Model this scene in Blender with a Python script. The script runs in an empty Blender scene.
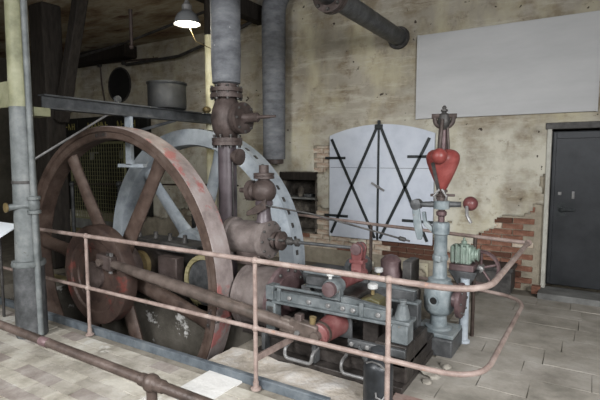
import bpy, bmesh, math, random
from mathutils import Vector, Matrix, noise
random.seed(7)
S = bpy.context.scene
COL = S.collection
PI = math.pi
# ------------------------------------------------------------------ camera
cam = bpy.data.cameras.new('camera'); camo = bpy.data.objects.new('camera', cam); COL.objects.link(camo)
cam.sensor_width = 36.0; cam.lens = 36 * 463 / 600; cam.clip_start = 0.02
camo.location = (0, 0, 1.7)
camo.rotation_euler = (PI / 2 - math.atan(42 / 463), 0, math.radians(31.7))
S.camera = camo
# ------------------------------------------------------------------ world, added daylight lamps at unseen windows, exposure
W = bpy.data.worlds.new('sky'); S.world = W; W.use_nodes = True
bg = W.node_tree.nodes['Background']; bg.inputs[0].default_value = (.75, .85, 1, 1); bg.inputs[1].default_value = 1.2
def area(name, loc, target, sx, sy, power, col):
    l = bpy.data.lights.new(name, 'AREA'); l.shape = 'RECTANGLE'; l.size = sx; l.size_y = sy
    l.energy = power; l.color = col
    o = bpy.data.objects.new(name, l); COL.objects.link(o); o.location = loc
    o.rotation_euler = (Vector(target) - Vector(loc)).to_track_quat('-Z', 'Y').to_euler()
    return o
DAY = (.98, .99, 1.0)
# area lights at added, unseen windows, tilted down to keep the upper wall dim
area('daylight_window_1', (-7.0, -2.47, 3.1), (-6.6, 1.0, .2), 1.6, 2.2, 20, (1, .93, .72))
area('daylight_window_2', (-2.9, -2.47, 3.2), (-2.5, 1.0, .2), 2.4, 2.3, 285, DAY)
area('daylight_window_3', (0.4, -2.47, 3.2), (-.6, 1.0, .2), 1.8, 2.3, 70, DAY)
area('daylight_window_4', (3.57, -.6, 2.9), (-.3, 1.7, .1), 2.4, 2.3, 420, DAY)
for o in COL.objects:
    if o.type == 'LIGHT': o.data.spread = math.radians(112)
S.view_settings.view_transform = 'Standard'; S.view_settings.look = 'None'
S.view_settings.gamma = 1.0; S.view_settings.use_curve_mapping = False
S.view_settings.exposure = -0.3

# ------------------------------------------------------------------ materials
MATS = {}
def mat(name, cols, rough=.6, metal=0.0, scale=6.0, bump=.15, stretch=(1, 1, 1), spots=None, detail=6, spec=.28, world=False):
    metal *= .5
    """cols: 2-4 colours blended by noise; spots: (colour, scale, threshold)"""
    m = bpy.data.materials.new(name); m.use_nodes = True; nt = m.node_tree; N = nt.nodes; L = nt.links
    b = N['Principled BSDF']; b.inputs['Roughness'].default_value = rough; b.inputs['Metallic'].default_value = metal
    b.inputs['Specular IOR Level'].default_value = spec
    tc = N.new('ShaderNodeTexCoord'); mp = N.new('ShaderNodeMapping'); mp.inputs['Scale'].default_value = stretch
    SRC = tc.outputs['Object']
    if world: SRC = N.new('ShaderNodeNewGeometry').outputs['Position']
    L.new(SRC, mp.inputs[0])
    n1 = N.new('ShaderNodeTexNoise'); n1.inputs['Scale'].default_value = scale; n1.inputs['Detail'].default_value = detail
    n1.inputs['Roughness'].default_value = .65; L.new(mp.outputs[0], n1.inputs['Vector'])
    r = N.new('ShaderNodeValToRGB'); e = r.color_ramp.elements
    k = len(cols)
    while len(e) < k: e.new(.5)
    for i, c in enumerate(cols):
        e[i].position = .32 + .36 * i / max(1, k - 1); e[i].color = (*c, 1)
    L.new(n1.outputs[0], r.inputs[0]); out = r.outputs[0]
    n2 = N.new('ShaderNodeTexNoise'); n2.inputs['Scale'].default_value = scale * 7; n2.inputs['Detail'].default_value = 4
    L.new(mp.outputs[0], n2.inputs['Vector'])
    if spots:
        n3 = N.new('ShaderNodeTexNoise'); n3.inputs['Scale'].default_value = spots[1]; n3.inputs['Detail'].default_value = 5
        n3.inputs['Roughness'].default_value = .7
        L.new(SRC, n3.inputs['Vector'])
        mr = N.new('ShaderNodeMapRange'); mr.inputs[1].default_value = spots[2]; mr.inputs[2].default_value = spots[2] + .06
        L.new(n3.outputs[0], mr.inputs[0])
        mx = N.new('ShaderNodeMix'); mx.data_type = 'RGBA'; L.new(mr.outputs[0], mx.inputs[0]); L.new(out, mx.inputs[6])
        mx.inputs[7].default_value = (*spots[0], 1); out = mx.outputs[2]
    L.new(out, b.inputs['Base Color'])
    if bump:
        ad = N.new('ShaderNodeMath'); ad.operation = 'ADD'; L.new(n1.outputs[0], ad.inputs[0]); L.new(n2.outputs[0], ad.inputs[1])
        bp = N.new('ShaderNodeBump'); bp.inputs['Strength'].default_value = bump; bp.inputs['Distance'].default_value = .02
        L.new(ad.outputs[0], bp.inputs['Height']); L.new(bp.outputs[0], b.inputs['Normal'])
    MATS[name] = m
    return m
def emit(name, col, s):
    m = bpy.data.materials.new(name); m.use_nodes = True; b = m.node_tree.nodes['Principled BSDF']
    b.inputs['Base Color'].default_value = (*col, 1); b.inputs['Emission Color'].default_value = (*col, 1)
    b.inputs['Emission Strength'].default_value = s; MATS[name] = m
mat('mortar', [(0.225, 0.195, 0.15), (0.338, 0.3, 0.232)], .95, scale=9, bump=.5)
mat('brick_red', [(.10, .048, .034), (.19, .088, .058), (.28, .16, .115)], .9, scale=9, bump=.5)
mat('brick_dark', [(0.036, 0.021, 0.015), (0.096, 0.042, 0.027), (0.06, 0.036, 0.024)], .9, scale=9, bump=.5)
mat('brick_pale', [(.26, .12, .07), (.46, .38, .30), (.55, .50, .42)], .9, scale=8, bump=.5)
mat('floor_mortar', [(.12, .105, .085), (.22, .20, .165)], .95, scale=5, bump=.4, world=True)
DUST = ((.44, .425, .39), 1.7, .58)
mat('paver_a', [(0.184, 0.166, 0.134), (0.332, 0.309, 0.262), (0.432, 0.41, 0.363)], .85, scale=3, bump=.3, world=True, spots=DUST)
mat('paver_b', [(0.152, 0.139, 0.11), (0.276, 0.254, 0.217), (0.388, 0.365, 0.323)], .85, scale=3, bump=.3, world=True, spots=DUST)
mat('paver_c', [(0.132, 0.106, 0.092), (0.223, 0.195, 0.175), (0.331, 0.311, 0.284)], .85, scale=3, bump=.3, world=True, spots=DUST)
mat('slab_a', [(0.187, 0.17, 0.145), (0.281, 0.259, 0.225), (0.365, 0.34, 0.306)], .8, scale=2.2, bump=.3, world=True)
mat('slab_b', [(0.17, 0.157, 0.132), (0.264, 0.242, 0.208), (0.34, 0.319, 0.285)], .8, scale=2.2, bump=.3, world=True)
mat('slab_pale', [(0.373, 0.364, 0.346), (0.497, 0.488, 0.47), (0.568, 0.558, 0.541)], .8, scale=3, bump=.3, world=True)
mat('red_paver', [(.14, .085, .07), (.22, .14, .12), (.32, .25, .22)], .85, scale=4, bump=.3, world=True)
mat('sand', [(0.216, 0.187, 0.148), (0.331, 0.295, 0.252), (0.432, 0.41, 0.386)], .95, scale=4, bump=.5)
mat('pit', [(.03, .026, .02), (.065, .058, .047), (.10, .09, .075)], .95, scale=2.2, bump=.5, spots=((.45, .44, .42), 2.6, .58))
mat('ceiling_plaster', [(.10, .045, .03), (.27, .20, .13), (.45, .40, .30), (.14, .065, .045)], .95, scale=1.6, bump=.5, stretch=(.5, 1.4, 1))
mat('dull_plaster', [(.06, .055, .045), (.11, .10, .08), (.15, .14, .115)], .95, scale=1.5, bump=.3)
mat('rail_paint', [(0.132, 0.096, 0.083), (0.211, 0.16, 0.141), (0.271, 0.218, 0.193)], .5, scale=9, bump=.08, spots=((.25, .15, .11), 14, .62))
mat('rail_brown', [(0.025, 0.018, 0.015), (0.05, 0.036, 0.03), (0.074, 0.055, 0.047)], .45, .3, scale=10, bump=.15)
mat('kerb_steel', [(0.053, 0.062, 0.073), (0.094, 0.109, 0.122), (0.135, 0.15, 0.161)], .5, .3, scale=7, bump=.15)
mat('rust_brown', [(0.034, 0.026, 0.024), (0.063, 0.047, 0.042), (0.096, 0.074, 0.069)], .5, .35, scale=7, bump=.2)
mat('wheel_brown', [(0.037, 0.024, 0.019), (0.072, 0.048, 0.038), (0.106, 0.078, 0.065)], .55, .25, scale=5, bump=.25)
mat('tread', [(0.187, 0.153, 0.145), (0.306, 0.255, 0.242), (0.391, 0.348, 0.336)], .5, .2, scale=4, bump=.2, spots=((.34, .13, .12), 2.2, .54))
mat('crank_face', [(0.027, 0.018, 0.016), (0.051, 0.033, 0.027), (0.067, 0.045, 0.037)], .5, .2, scale=6, bump=.2, spots=((.12, .035, .028), 2.0, .55))
mat('rod_steel', [(0.054, 0.043, 0.036), (0.095, 0.073, 0.063), (0.129, 0.104, 0.09)], .45, .35, scale=8, bump=.08)
mat('pipe_paint', [(0.046, 0.035, 0.039), (0.074, 0.06, 0.065), (0.099, 0.083, 0.09)], .38, .15, scale=4, bump=.1)
mat('lagging', [(0.083, 0.086, 0.095), (0.132, 0.137, 0.148), (0.176, 0.182, 0.192)], .85, scale=5, bump=.35, stretch=(1, 1, 2.5), spots=((.50, .50, .50), 16, .69))
mat('blue_grey', [(0.058, 0.067, 0.07), (0.101, 0.113, 0.117), (0.158, 0.171, 0.175)], .45, .15, scale=8, bump=.12, spots=((.14, .11, .09), 10, .64))
mat('governor_blue', [(0.094, 0.116, 0.127), (0.16, 0.186, 0.195), (0.235, 0.255, 0.258)], .42, .1, scale=8, bump=.12, spots=((.12, .10, .085), 12, .66))
mat('pale_blue', [(0.23, 0.259, 0.287), (0.333, 0.368, 0.402), (0.414, 0.448, 0.483)], .5, .1, scale=5, bump=.12)
mat('bright_red', [(0.119, 0.025, 0.024), (0.187, 0.043, 0.038), (0.255, 0.076, 0.07)], .38, scale=6, bump=.12, spots=((.15, .05, .045), 9, .62))
mat('red_paint', [(0.075, 0.026, 0.026), (0.12, 0.041, 0.04), (0.18, 0.086, 0.082)], .38, scale=6, bump=.12, spots=((.13, .05, .045), 9, .6))
mat('dark_iron', [(.022, .021, .02), (.05, .047, .045), (.085, .08, .075)], .5, .4, scale=8, bump=.2)
mat('greasy_iron', [(0.013, 0.011, 0.01), (0.034, 0.029, 0.026), (0.068, 0.058, 0.053)], .42, .4, scale=7, bump=.2)
mat('grey_steel', [(0.119, 0.115, 0.112), (0.189, 0.185, 0.182), (0.252, 0.248, 0.245)], .4, .6, scale=9, bump=.08)
mat('column_paint', [(0.072, 0.08, 0.079), (0.122, 0.132, 0.132), (0.18, 0.186, 0.182)], .5, .1, scale=6, bump=.12, spots=((.06, .05, .045), 7, .63))
mat('column_cream', [(0.14, 0.14, 0.084), (0.224, 0.224, 0.14), (0.28, 0.28, 0.189)], .5, .0, scale=5, bump=.1)
mat('cream_paint', [(.55, .50, .30), (.70, .66, .45), (.75, .72, .55)], .5, 0, scale=4, bump=.08)
mat('timber_dark', [(0.009, 0.007, 0.005), (0.02, 0.016, 0.013), (0.03, 0.025, 0.02)], .8, scale=5, bump=.3, stretch=(6, 6, 1))
mat('timber_yellow', [(0.132, 0.114, 0.054), (0.228, 0.198, 0.102), (0.288, 0.258, 0.156)], .7, scale=5, bump=.2, stretch=(1, 6, 6))
mat('door_steel', [(0.018, 0.02, 0.022), (0.027, 0.029, 0.032), (0.035, 0.037, 0.041)], .38, .35, scale=3, bump=.05)
mat('stone_grey', [(0.091, 0.091, 0.087), (0.147, 0.147, 0.14), (0.196, 0.196, 0.189)], .75, scale=5, bump=.25)
mat('jamb', [(.32, .31, .27), (.48, .47, .42)], .7, scale=6, bump=.15)
mat('shutter_paint', [(.40, .43, .49), (.47, .50, .56), (.52, .55, .60)], .55, scale=2.5, bump=.05)
mat('white_board', [(0.378, 0.378, 0.378), (0.423, 0.423, 0.423), (0.468, 0.468, 0.464)], .6, scale=1.4, bump=.06, stretch=(.4, 1, 1.6))
mat('strap_iron', [(.012, .015, .016), (.03, .034, .035)], .5, .3, scale=10, bump=.1)
mat('green_paint', [(0.115, 0.158, 0.13), (0.194, 0.245, 0.205), (0.274, 0.317, 0.281)], .4, .1, scale=8, bump=.1)
mat('cylinder_brown', [(.085, .069, .064), (.135, .112, .104), (.19, .162, .152)], .5, .2, scale=6, bump=.2)
mat('maroon', [(0.058, 0.035, 0.037), (0.104, 0.067, 0.068), (0.149, 0.108, 0.11)], .45, .3, scale=7, bump=.15)
mat('enamel_grey', [(0.096, 0.099, 0.102), (0.132, 0.135, 0.138)], .35, scale=5, bump=.03)
mat('enamel_white', [(.80, .80, .76), (.86, .86, .82)], .4, scale=5, bump=0)
mat('brass', [(0.15, 0.11, 0.05), (0.225, 0.175, 0.09)], .35, .7, scale=9, bump=.05)
mat('white_cap', [(0.372, 0.372, 0.36), (0.45, 0.45, 0.438)], .4, scale=9, bump=.03)
mat('black_paint', [(.012, .013, .014), (.025, .027, .03), (.045, .047, .05)], .35, .2, scale=6, bump=.08)
mat('black_board', [(.010, .010, .009), (.02, .02, .018)], .6, scale=4, bump=.03)
mat('yellow_letter', [(0.286, 0.247, 0.078), (0.39, 0.338, 0.117)], .6, scale=9, bump=0)
mat('mesh_wire', [(.16, .155, .085), (.24, .24, .13)], .5, .2, scale=9, bump=0)
mat('dark_void', [(.008, .008, .008), (.014, .013, .012)], .9, scale=4, bump=0)
mat('soot', [(.02, .018, .015), (.07, .06, .05), (.25, .22, .18)], .95, scale=4, bump=.3)  # mottled dark brown for the niche lining and the jar
mat('tank_grey', [(0.018, 0.019, 0.019), (0.033, 0.034, 0.034), (0.048, 0.048, 0.046)], .5, .3, scale=5, bump=.1)
mat('beam_steel', [(0.04, 0.042, 0.046), (0.072, 0.076, 0.08), (0.112, 0.116, 0.12)], .5, .3, scale=6, bump=.15)
mat('paper_white', [(.66, .70, .74), (.72, .76, .80)], .7, scale=3, bump=0)
mat('machine_grey', [(0.028, 0.03, 0.03), (0.06, 0.062, 0.064), (0.104, 0.106, 0.108)], .45, .3, scale=7, bump=.15)
mat('grease', [(0.049, 0.044, 0.021), (0.098, 0.087, 0.042)], .3, scale=8, bump=.1)
emit('lamp_glow', (1, .97, .88), 9)

def plaster_material():
    m = bpy.data.materials.new('old_plaster'); m.use_nodes = True; nt = m.node_tree; N = nt.nodes; L = nt.links
    b = N['Principled BSDF']; b.inputs['Roughness'].default_value = .92
    tc = N.new('ShaderNodeTexCoord')
    def nz(scale, detail=6, rough=.62, st=(1, 1, 1)):
        mp = N.new('ShaderNodeMapping'); mp.inputs['Scale'].default_value = st; L.new(tc.outputs['Object'], mp.inputs[0])
        n = N.new('ShaderNodeTexNoise'); n.inputs['Scale'].default_value = scale; n.inputs['Detail'].default_value = detail
        n.inputs['Roughness'].default_value = rough; L.new(mp.outputs[0], n.inputs['Vector']); return n.outputs[0]
    def rng(v, a, c):
        r = N.new('ShaderNodeMapRange'); r.inputs[1].default_value = a; r.inputs[2].default_value = c; L.new(v, r.inputs[0]); return r.outputs[0]
    def mix(f, a, c):
        x = N.new('ShaderNodeMix'); x.data_type = 'RGBA'; L.new(f, x.inputs[0])
        if isinstance(a, tuple): x.inputs[6].default_value = (*a, 1)
        else: L.new(a, x.inputs[6])
        x.inputs[7].default_value = (*c, 1); return x.outputs[2]
    def math_(op, a, c):
        x = N.new('ShaderNodeMath'); x.operation = op
        for i, v in enumerate((a, c)):
            if isinstance(v, (int, float)): x.inputs[i].default_value = v
            else: L.new(v, x.inputs[i])
        return x.outputs[0]
    big = nz(.9); mid = nz(3.0, st=(1, 1, 1.6)); fine = nz(11)
    col = mix(rng(big, .36, .64), (.24, .215, .168), (.37, .338, .278))
    col = mix(math_('MULTIPLY', rng(mid, .47, .62), .85), col, (.20, .16, .105))
    # old lime wash kept on the lower half of the wall, up to an uneven line near 2.3 m
    sep = N.new('ShaderNodeSeparateXYZ'); L.new(tc.outputs['Object'], sep.inputs[0])
    edge = math_('ADD', sep.outputs[2], math_('MULTIPLY', math_('SUBTRACT', big, .5), 3.4))
    lime = math_('MULTIPLY', rng(edge, 2.45, 1.7), rng(nz(2.2), .40, .58))
    col = mix(math_('MULTIPLY', lime, .8), col, (.53, .51, .43))
    yel = math_('MULTIPLY', rng(nz(1.1, st=(1.6, 1, .7)), .50, .66), .7)
    col = mix(yel, col, (.45, .41, .285))
    col = mix(math_('MULTIPLY', rng(nz(5.5, 7, .75), .57, .68), .6), col, (.14, .105, .07))
    col = mix(math_('MULTIPLY', rng(nz(4.2, 8, .8, (.3, 1, 2.2)), .52, .62), .45), col, (.50, .47, .39))
    col = mix(rng(nz(9, 3, .5), .715, .735), col, (.05, .035, .025))
    L.new(col, b.inputs['Base Color'])
    h = math_('ADD', mid, math_('MULTIPLY', fine, .5)); bp = N.new('ShaderNodeBump'); bp.inputs['Strength'].default_value = .45
    bp.inputs['Distance'].default_value = .03; L.new(h, bp.inputs['Height']); L.new(bp.outputs[0], b.inputs['Normal'])
    MATS['old_plaster'] = m
plaster_material()

# ------------------------------------------------------------------ mesh building
class MB:
    def __init__(s): s.v = []; s.f = []
    def add(s, vs, fs):
        o = len(s.v); s.v += [tuple(v) for v in vs]; s.f += [tuple(i + o for i in f) for f in fs]; return s
    def bb(s, x0, x1, y0, y1, z0, z1, M=None):
        vs = [Vector((x, y, z)) for z in (z0, z1) for y in (y0, y1) for x in (x0, x1)]
        if M: vs = [M @ v for v in vs]
        return s.add(vs, [(0, 2, 3, 1), (4, 5, 7, 6), (0, 1, 5, 4), (2, 6, 7, 3), (0, 4, 6, 2), (1, 3, 7, 5)])
    def box(s, c, d, M=None):
        R = M.to_4x4() if M else Matrix.Identity(4)
        return s.bb(-d[0] / 2, d[0] / 2, -d[1] / 2, d[1] / 2, -d[2] / 2, d[2] / 2, Matrix.Translation(Vector(c)) @ R)
    def bar(s, p, q, w, h, side=(0, 0, 1)):
        p, q = Vector(p), Vector(q); d = q - p; L = d.length; d.normalize(); u = Vector(side); a = d.cross(u).normalized(); u = a.cross(d)
        vs = [p + d * t + a * i * w / 2 + u * j * h / 2 for t in (0, L) for j in (-1, 1) for i in (-1, 1)]
        return s.add(vs, [(0, 2, 3, 1), (4, 5, 7, 6), (0, 1, 5, 4), (2, 6, 7, 3), (0, 4, 6, 2), (1, 3, 7, 5)])
    @staticmethod
    def frame(d):
        d = Vector(d).normalized(); a = Vector((0, 0, 1)) if abs(d.z) < .9 else Vector((1, 0, 0))
        u = d.cross(a).normalized(); w = d.cross(u).normalized(); return d, u, w
    def lathe(s, o, ax, prof, n=24, closed=False, sc=(1, 1), arc=None, ph=0):
        o = Vector(o); d, u, w = s.frame(ax); vs = []; k = len(prof)
        a0, a1 = arc if arc else (0, 2 * PI); cnt = n + 1 if arc else n
        for j in range(cnt):
            t = a0 + (a1 - a0) * j / n + ph
            dirv = u * math.cos(t) * sc[0] + w * math.sin(t) * sc[1]
            for r, h in prof: vs.append(o + d * h + dirv * r)
        fs = []
        for j in range(n):
            j2 = j + 1 if arc else (j + 1) % n
            for i in range(k if closed else k - 1):
                i2 = (i + 1) % k; fs.append((j * k + i, j * k + i2, j2 * k + i2, j2 * k + i))
        if not closed and not arc:
            fs.append(tuple(j * k for j in range(n))); fs.append(tuple(j * k + k - 1 for j in reversed(range(n))))
        if closed and arc:
            fs.append(tuple(range(k))); fs.append(tuple(reversed([n * k + i for i in range(k)])))
        return s.add(vs, fs)
    def cyl(s, p, q, r, r2=None, n=20):
        p, q = Vector(p), Vector(q); d = q - p
        return s.lathe(p, d, [(r, 0), (r if r2 is None else r2, d.length)], n)
    def sph(s, c, r, n=20, m=12, sc=(1, 1, 1)):
        c = Vector(c); vs = [c + Vector((0, 0, r * sc[2]))]
        for i in range(1, m):
            t = PI * i / m
            for j in range(n):
                a = 2 * PI * j / n; vs.append(c + Vector((r * sc[0] * math.sin(t) * math.cos(a), r * sc[1] * math.sin(t) * math.sin(a), r * sc[2] * math.cos(t))))
        vs.append(c - Vector((0, 0, r * sc[2]))); e = len(vs) - 1; fs = []
        for j in range(n):
            k = (j + 1) % n; fs.append((0, 1 + j, 1 + k)); fs.append((e, 1 + (m - 2) * n + k, 1 + (m - 2) * n + j))
            for i in range(m - 2): a = 1 + i * n; fs.append((a + j, a + n + j, a + n + k, a + k))
        return s.add(vs, fs)
    def tube(s, pts, r, n=12, closed=False):
        P = [Vector(p) for p in pts]; k = len(P); vs = []; prev = None
        for i in range(k):
            if closed: d = P[(i + 1) % k] - P[i - 1]
            else: d = P[min(i + 1, k - 1)] - P[max(i - 1, 0)]
            d.normalize()
            if prev is None: _, u, w = s.frame(d)
            else: u = (prev - d * prev.dot(d)).normalized(); w = d.cross(u)
            prev = u; rr = r[i] if isinstance(r, (list, tuple)) else r
            for j in range(n): a = 2 * PI * j / n; vs.append(P[i] + u * math.cos(a) * rr + w * math.sin(a) * rr)
        fs = []
        for i in range(k if closed else k - 1):
            i2 = (i + 1) % k
            for j in range(n): j2 = (j + 1) % n; fs.append((i * n + j, i * n + j2, i2 * n + j2, i2 * n + j))
        if not closed: fs.append(tuple(reversed(range(n)))); fs.append(tuple((k - 1) * n + j for j in range(n)))
        return s.add(vs, fs)
    def prism(s, poly, axis, a, b):
        """poly in the two other axes (x,z for 'y'; y,z for 'x'; x,y for 'z')"""
        def P(u, w, t): return (u, t, w) if axis == 'y' else ((t, u, w) if axis == 'x' else (u, w, t))
        k = len(poly); vs = [P(u, w, a) for u, w in poly] + [P(u, w, b) for u, w in poly]
        fs = [tuple(range(k)), tuple(range(2 * k - 1, k - 1, -1))] + [(i, i + k, (i + 1) % k + k, (i + 1) % k) for i in range(k)]
        return s.add(vs, fs)
def fillet(pts, r, n=6):
    P = [Vector(p) for p in pts]; out = [P[0]]
    for i in range(1, len(P) - 1):
        a = (P[i - 1] - P[i]); b = (P[i + 1] - P[i]); t = min(r, a.length * .49, b.length * .49)
        p = P[i] + a.normalized() * t; q = P[i] + b.normalized() * t
        for j in range(n + 1):
            f = j / n; out.append(p * (1 - f) ** 2 + P[i] * 2 * f * (1 - f) + q * f * f)
    return out + [P[-1]]
def mesh_of(name, mb, off, mats, bev=0, ang=35):
    me = bpy.data.meshes.new(name)
    me.from_pydata([tuple(Vector(v) - off) for v in mb.v], [], mb.f); me.update()
    bm = bmesh.new(); bm.from_mesh(me); bmesh.ops.recalc_face_normals(bm, faces=bm.faces); bm.to_mesh(me); bm.free()
    for p in me.polygons: p.use_smooth = True
    me.set_sharp_from_angle(angle=math.radians(ang))
    me.materials.append(MATS[mats]); return me
def link(name, me, parent=None, loc=(0, 0, 0), bev=0):
    o = bpy.data.objects.new(name, me); COL.objects.link(o); o.location = loc
    if parent: o.parent = parent
    if bev:
        b = o.modifiers.new('bevel', 'BEVEL'); b.width = bev; b.segments = 2; b.limit_method = 'ANGLE'; b.angle_limit = math.radians(40)
        b.harden_normals = False
    return o
def tag(o, label, cat, group=None):
    o['label'] = label; o['category'] = cat
    if group: o['group'] = group
    return o
def thing(name, label, cat, loc=(0, 0, 0), group=None):
    o = bpy.data.objects.new(name, None); COL.objects.link(o); o.location = loc; o.empty_display_size = .1
    return tag(o, label, cat, group)
def root_loc(p):
    while p.parent: p = p.parent
    return Vector(p.location)
def part(name, mb, m, parent, bev=0, label=None, stuff=False):
    o = link(name, mesh_of(name, mb, root_loc(parent), m), parent, bev=bev)
    if label: o['label'] = label
    if stuff: o['kind'] = 'stuff'
    return o
def solo(name, mb, m, loc, label, cat, group=None, bev=0):
    return tag(link(name, mesh_of(name, mb, Vector(loc), m), None, loc, bev), label, cat, group)
def struct(name, mb, m, parent=None, bev=0):
    o = link(name, mesh_of(name, mb, Vector((0, 0, 0)), m), parent, bev=bev)
    if not parent: o['kind'] = 'structure'
    return o
def bolt_ring(parent, c, ax, R, n, r, h, m='dark_iron', ph=0):
    d, u, w = MB.frame(ax); me = None
    for i in range(n):
        a = 2 * PI * i / n + ph; p = Vector(c) + (u * math.cos(a) + w * math.sin(a)) * R
        if me is None: me = mesh_of('bolt', MB().lathe((0, 0, 0), ax, [(r, -.003), (r, h * .7), (r * .7, h)], 6), Vector((0, 0, 0)), m)
        link('bolt', me, parent, p - root_loc(parent))

# ------------------------------------------------------------------ the room
YW = 6.5
XL, XR, YF, ZC = -11.5, 3.6, -2.5, 4.75
# --- back wall: brick core, plaster coat with ragged losses, bricks showing in them
NICHE = (-4.42, -3.70, .46, 1.47); DOOR = (-.43, .62, -.02, 2.11)
def shutter_top(x): return 2.04 + .155 * (1 - ((x + 2.68) / .83) ** 2)
def in_window(x, z, e=0): return -3.50 - e < x < -1.86 + e and .47 - e < z < shutter_top(x) + e
def hbrick(x):
    pts = [(-11.5, .2), (-7, .55), (-6, .75), (-5, .7), (-4.5, .55), (-3.95, .7), (-3.6, .95), (-3.4, .55), (-1.85, .50), (-1.5, .55), (-1.25, .78), (-.9, .90), (-.62, 1.12), (-.43, 1.35), (-.3, .6), (3.6, .3)]
    for (a, za), (b, zb) in zip(pts, pts[1:]):
        if a <= x <= b: return za + (zb - za) * (x - a) / (b - a)
    return .3
def bare(x, z):
    n = noise.fractal(Vector((x * 1.5, 3.1, z * 2.4)), 1.0, 2.0, 4)
    v = (hbrick(x) - z) * 2.0 + n * 1.1
    if -3.75 < x < -3.45 and .4 < z < 1.9: v = max(v, .18 + n * 1.2)
    if -3.5 < x < -1.86 and z < .47: v = min(v, .35 + n * 1.6)
    if -1.55 < x < -1.3 and z > .4: v -= .3
    if -3.5 < x <= -2.55 and .1 < z < .47: v = max(v, .12 + n * 1.2)
    if -2.55 < x < -1.82 and .18 < z < .47: v = max(v, .3 + n * .5)
    return v > 0
wall = struct('wall_back', MB().bb(XL, NICHE[0], YW + .035, YW + .6, -1.4, ZC).bb(NICHE[1], -3.50, YW + .035, YW + .6, -1.4, ZC)
    .bb(NICHE[0], NICHE[1], YW + .035, YW + .6, -1.4, NICHE[2]).bb(NICHE[0], NICHE[1], YW + .035, YW + .6, NICHE[3], ZC)
    .bb(NICHE[0], NICHE[1], YW + .42, YW + .6, NICHE[2], NICHE[3])
    .bb(-3.50, DOOR[0], YW + .035, YW + .6, -1.4, ZC).bb(DOOR[1], XR, YW + .035, YW + .6, -1.4, ZC)
    .bb(DOOR[0], DOOR[1], YW + .035, YW + .6, DOOR[3], ZC).bb(DOOR[0], DOOR[1], YW + .035, YW + .6, -1.4, DOOR[2])
    .bb(DOOR[0], DOOR[1], YW + .5, YW + .6, DOOR[2], DOOR[3]), 'mortar')
mb = MB(); st = .032; nx = int((XR - XL) / st); nz_ = int((ZC + .0) / st); idx = {}
def gv(i, j):
    if (i, j) not in idx:
        x = XL + i * st; z = j * st
        y = YW + .006 * noise.noise(Vector((x * .9, 0, z * .9))) + .003 * noise.noise(Vector((x * 4, 5, z * 4)))
        jx = st * .42 * noise.noise(Vector((i * .71, j * .63, 1.7))); jz = st * .42 * noise.noise(Vector((i * .67, j * .77, 9.2)))
        idx[(i, j)] = len(mb.v); mb.v.append((x + jx, y, z + jz))
    return idx[(i, j)]
for i in range(nx):
    for j in range(nz_):
        x = XL + (i + .5) * st; z = (j + .5) * st
        if NICHE[0] < x < NICHE[1] and NICHE[2] < z < NICHE[3]: continue
        if DOOR[0] < x < DOOR[1] and z < DOOR[3]: continue
        if bare(x, z): continue
        mb.f.append((gv(i, j), gv(i + 1, j), gv(i + 1, j + 1), gv(i, j + 1)))
pl = link('plaster_coat', mesh_of('plaster_coat', mb, Vector((0, 0, 0)), 'old_plaster'), wall)
for p in pl.data.polygons:
    if p.normal.y > 0: p.flip()
so = pl.modifiers.new('thickness', 'SOLIDIFY'); so.thickness = .034; so.offset = -1
# bricks in the bare patches (shared meshes)
def brick_mesh(nm, l, d, h, m, seed):
    rnd = random.Random(seed); b = MB().bb(-l / 2, l / 2, 0, d, -h / 2, h / 2)
    b.v = [(x + rnd.uniform(-.004, .004), y + (rnd.uniform(-.003, .003) if y == 0 else 0), z + rnd.uniform(-.003, .003)) for x, y, z in b.v]
    return mesh_of(nm, b, Vector((0, 0, 0)), m)
BR = [brick_mesh('brick', .245, .05, .066, m, s) for s, m in enumerate(['brick_red', 'brick_red', 'brick_pale', 'brick_pale', 'brick_dark'])]
nb = 0
for r in range(0, 26):
    z = .045 + r * .077
    for c in range(0, 60):
        x = -6.9 + c * .255 + (.127 if r % 2 else 0)
        if x > DOOR[0] - .14: continue
        if NICHE[0] - .1 < x < NICHE[1] + .1 and NICHE[2] - .03 < z < NICHE[3] + .03: continue
        if in_window(x, z, .02) and -3.4 < x < -1.95: continue
        vis = sum(bare(x + dx, z) for dx in (-.09, 0, .09))
        if vis == 0: continue
        if z < .2 and not x > -1.6: continue
        if x < -6.4 or (-5.0 < x < -4.45): continue
        n = random.random()
        if x > -1.45: k = 0 if n < .45 else (1 if n < .75 else (4 if n < .88 else 2))
        elif -2.55 < x < -1.75 and z > .15: k = 4
        else: k = 2 if n < .45 else (3 if n < .75 else 0)
        if nb < 295:
            link('brick', BR[k], wall, (x, YW + random.uniform(.008, .018), z)); nb += 1
# other walls, ceilings
mb = MB(); WIN = [(-7.8, -6.2), (-4.1, -1.7), (-.5, 1.3)]  # openings behind the camera, added for the daylight area lights
xs = [XL] + [q for w in WIN for q in w] + [XR]
for a, b in zip(xs[::2], xs[1::2]): mb.bb(a, b, YF - .4, YF, -1.4, ZC)
for a, b in WIN: mb.bb(a, b, YF - .4, YF, -1.4, 2.0).bb(a, b, YF - .4, YF, 4.35, ZC)
struct('wall_front', mb, 'dull_plaster')
for i, (a, b) in enumerate(WIN):
    f = MB()
    for k in range(4): x = a + .03 + (b - a - .06) * k / 3; f.bb(x - .025, x + .025, YF - .22, YF - .16, 2.0, 4.35)
    for k in range(4): z = 2.03 + 2.29 * k / 3; f.bb(a, b, YF - .22, YF - .16, z - .025, z + .025)
    struct('window_%d' % (i + 1), f, 'jamb')
struct('wall_left', MB().bb(XL - .4, XL, YF - .4, YW + .6, -1.4, ZC), 'dull_plaster')
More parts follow.
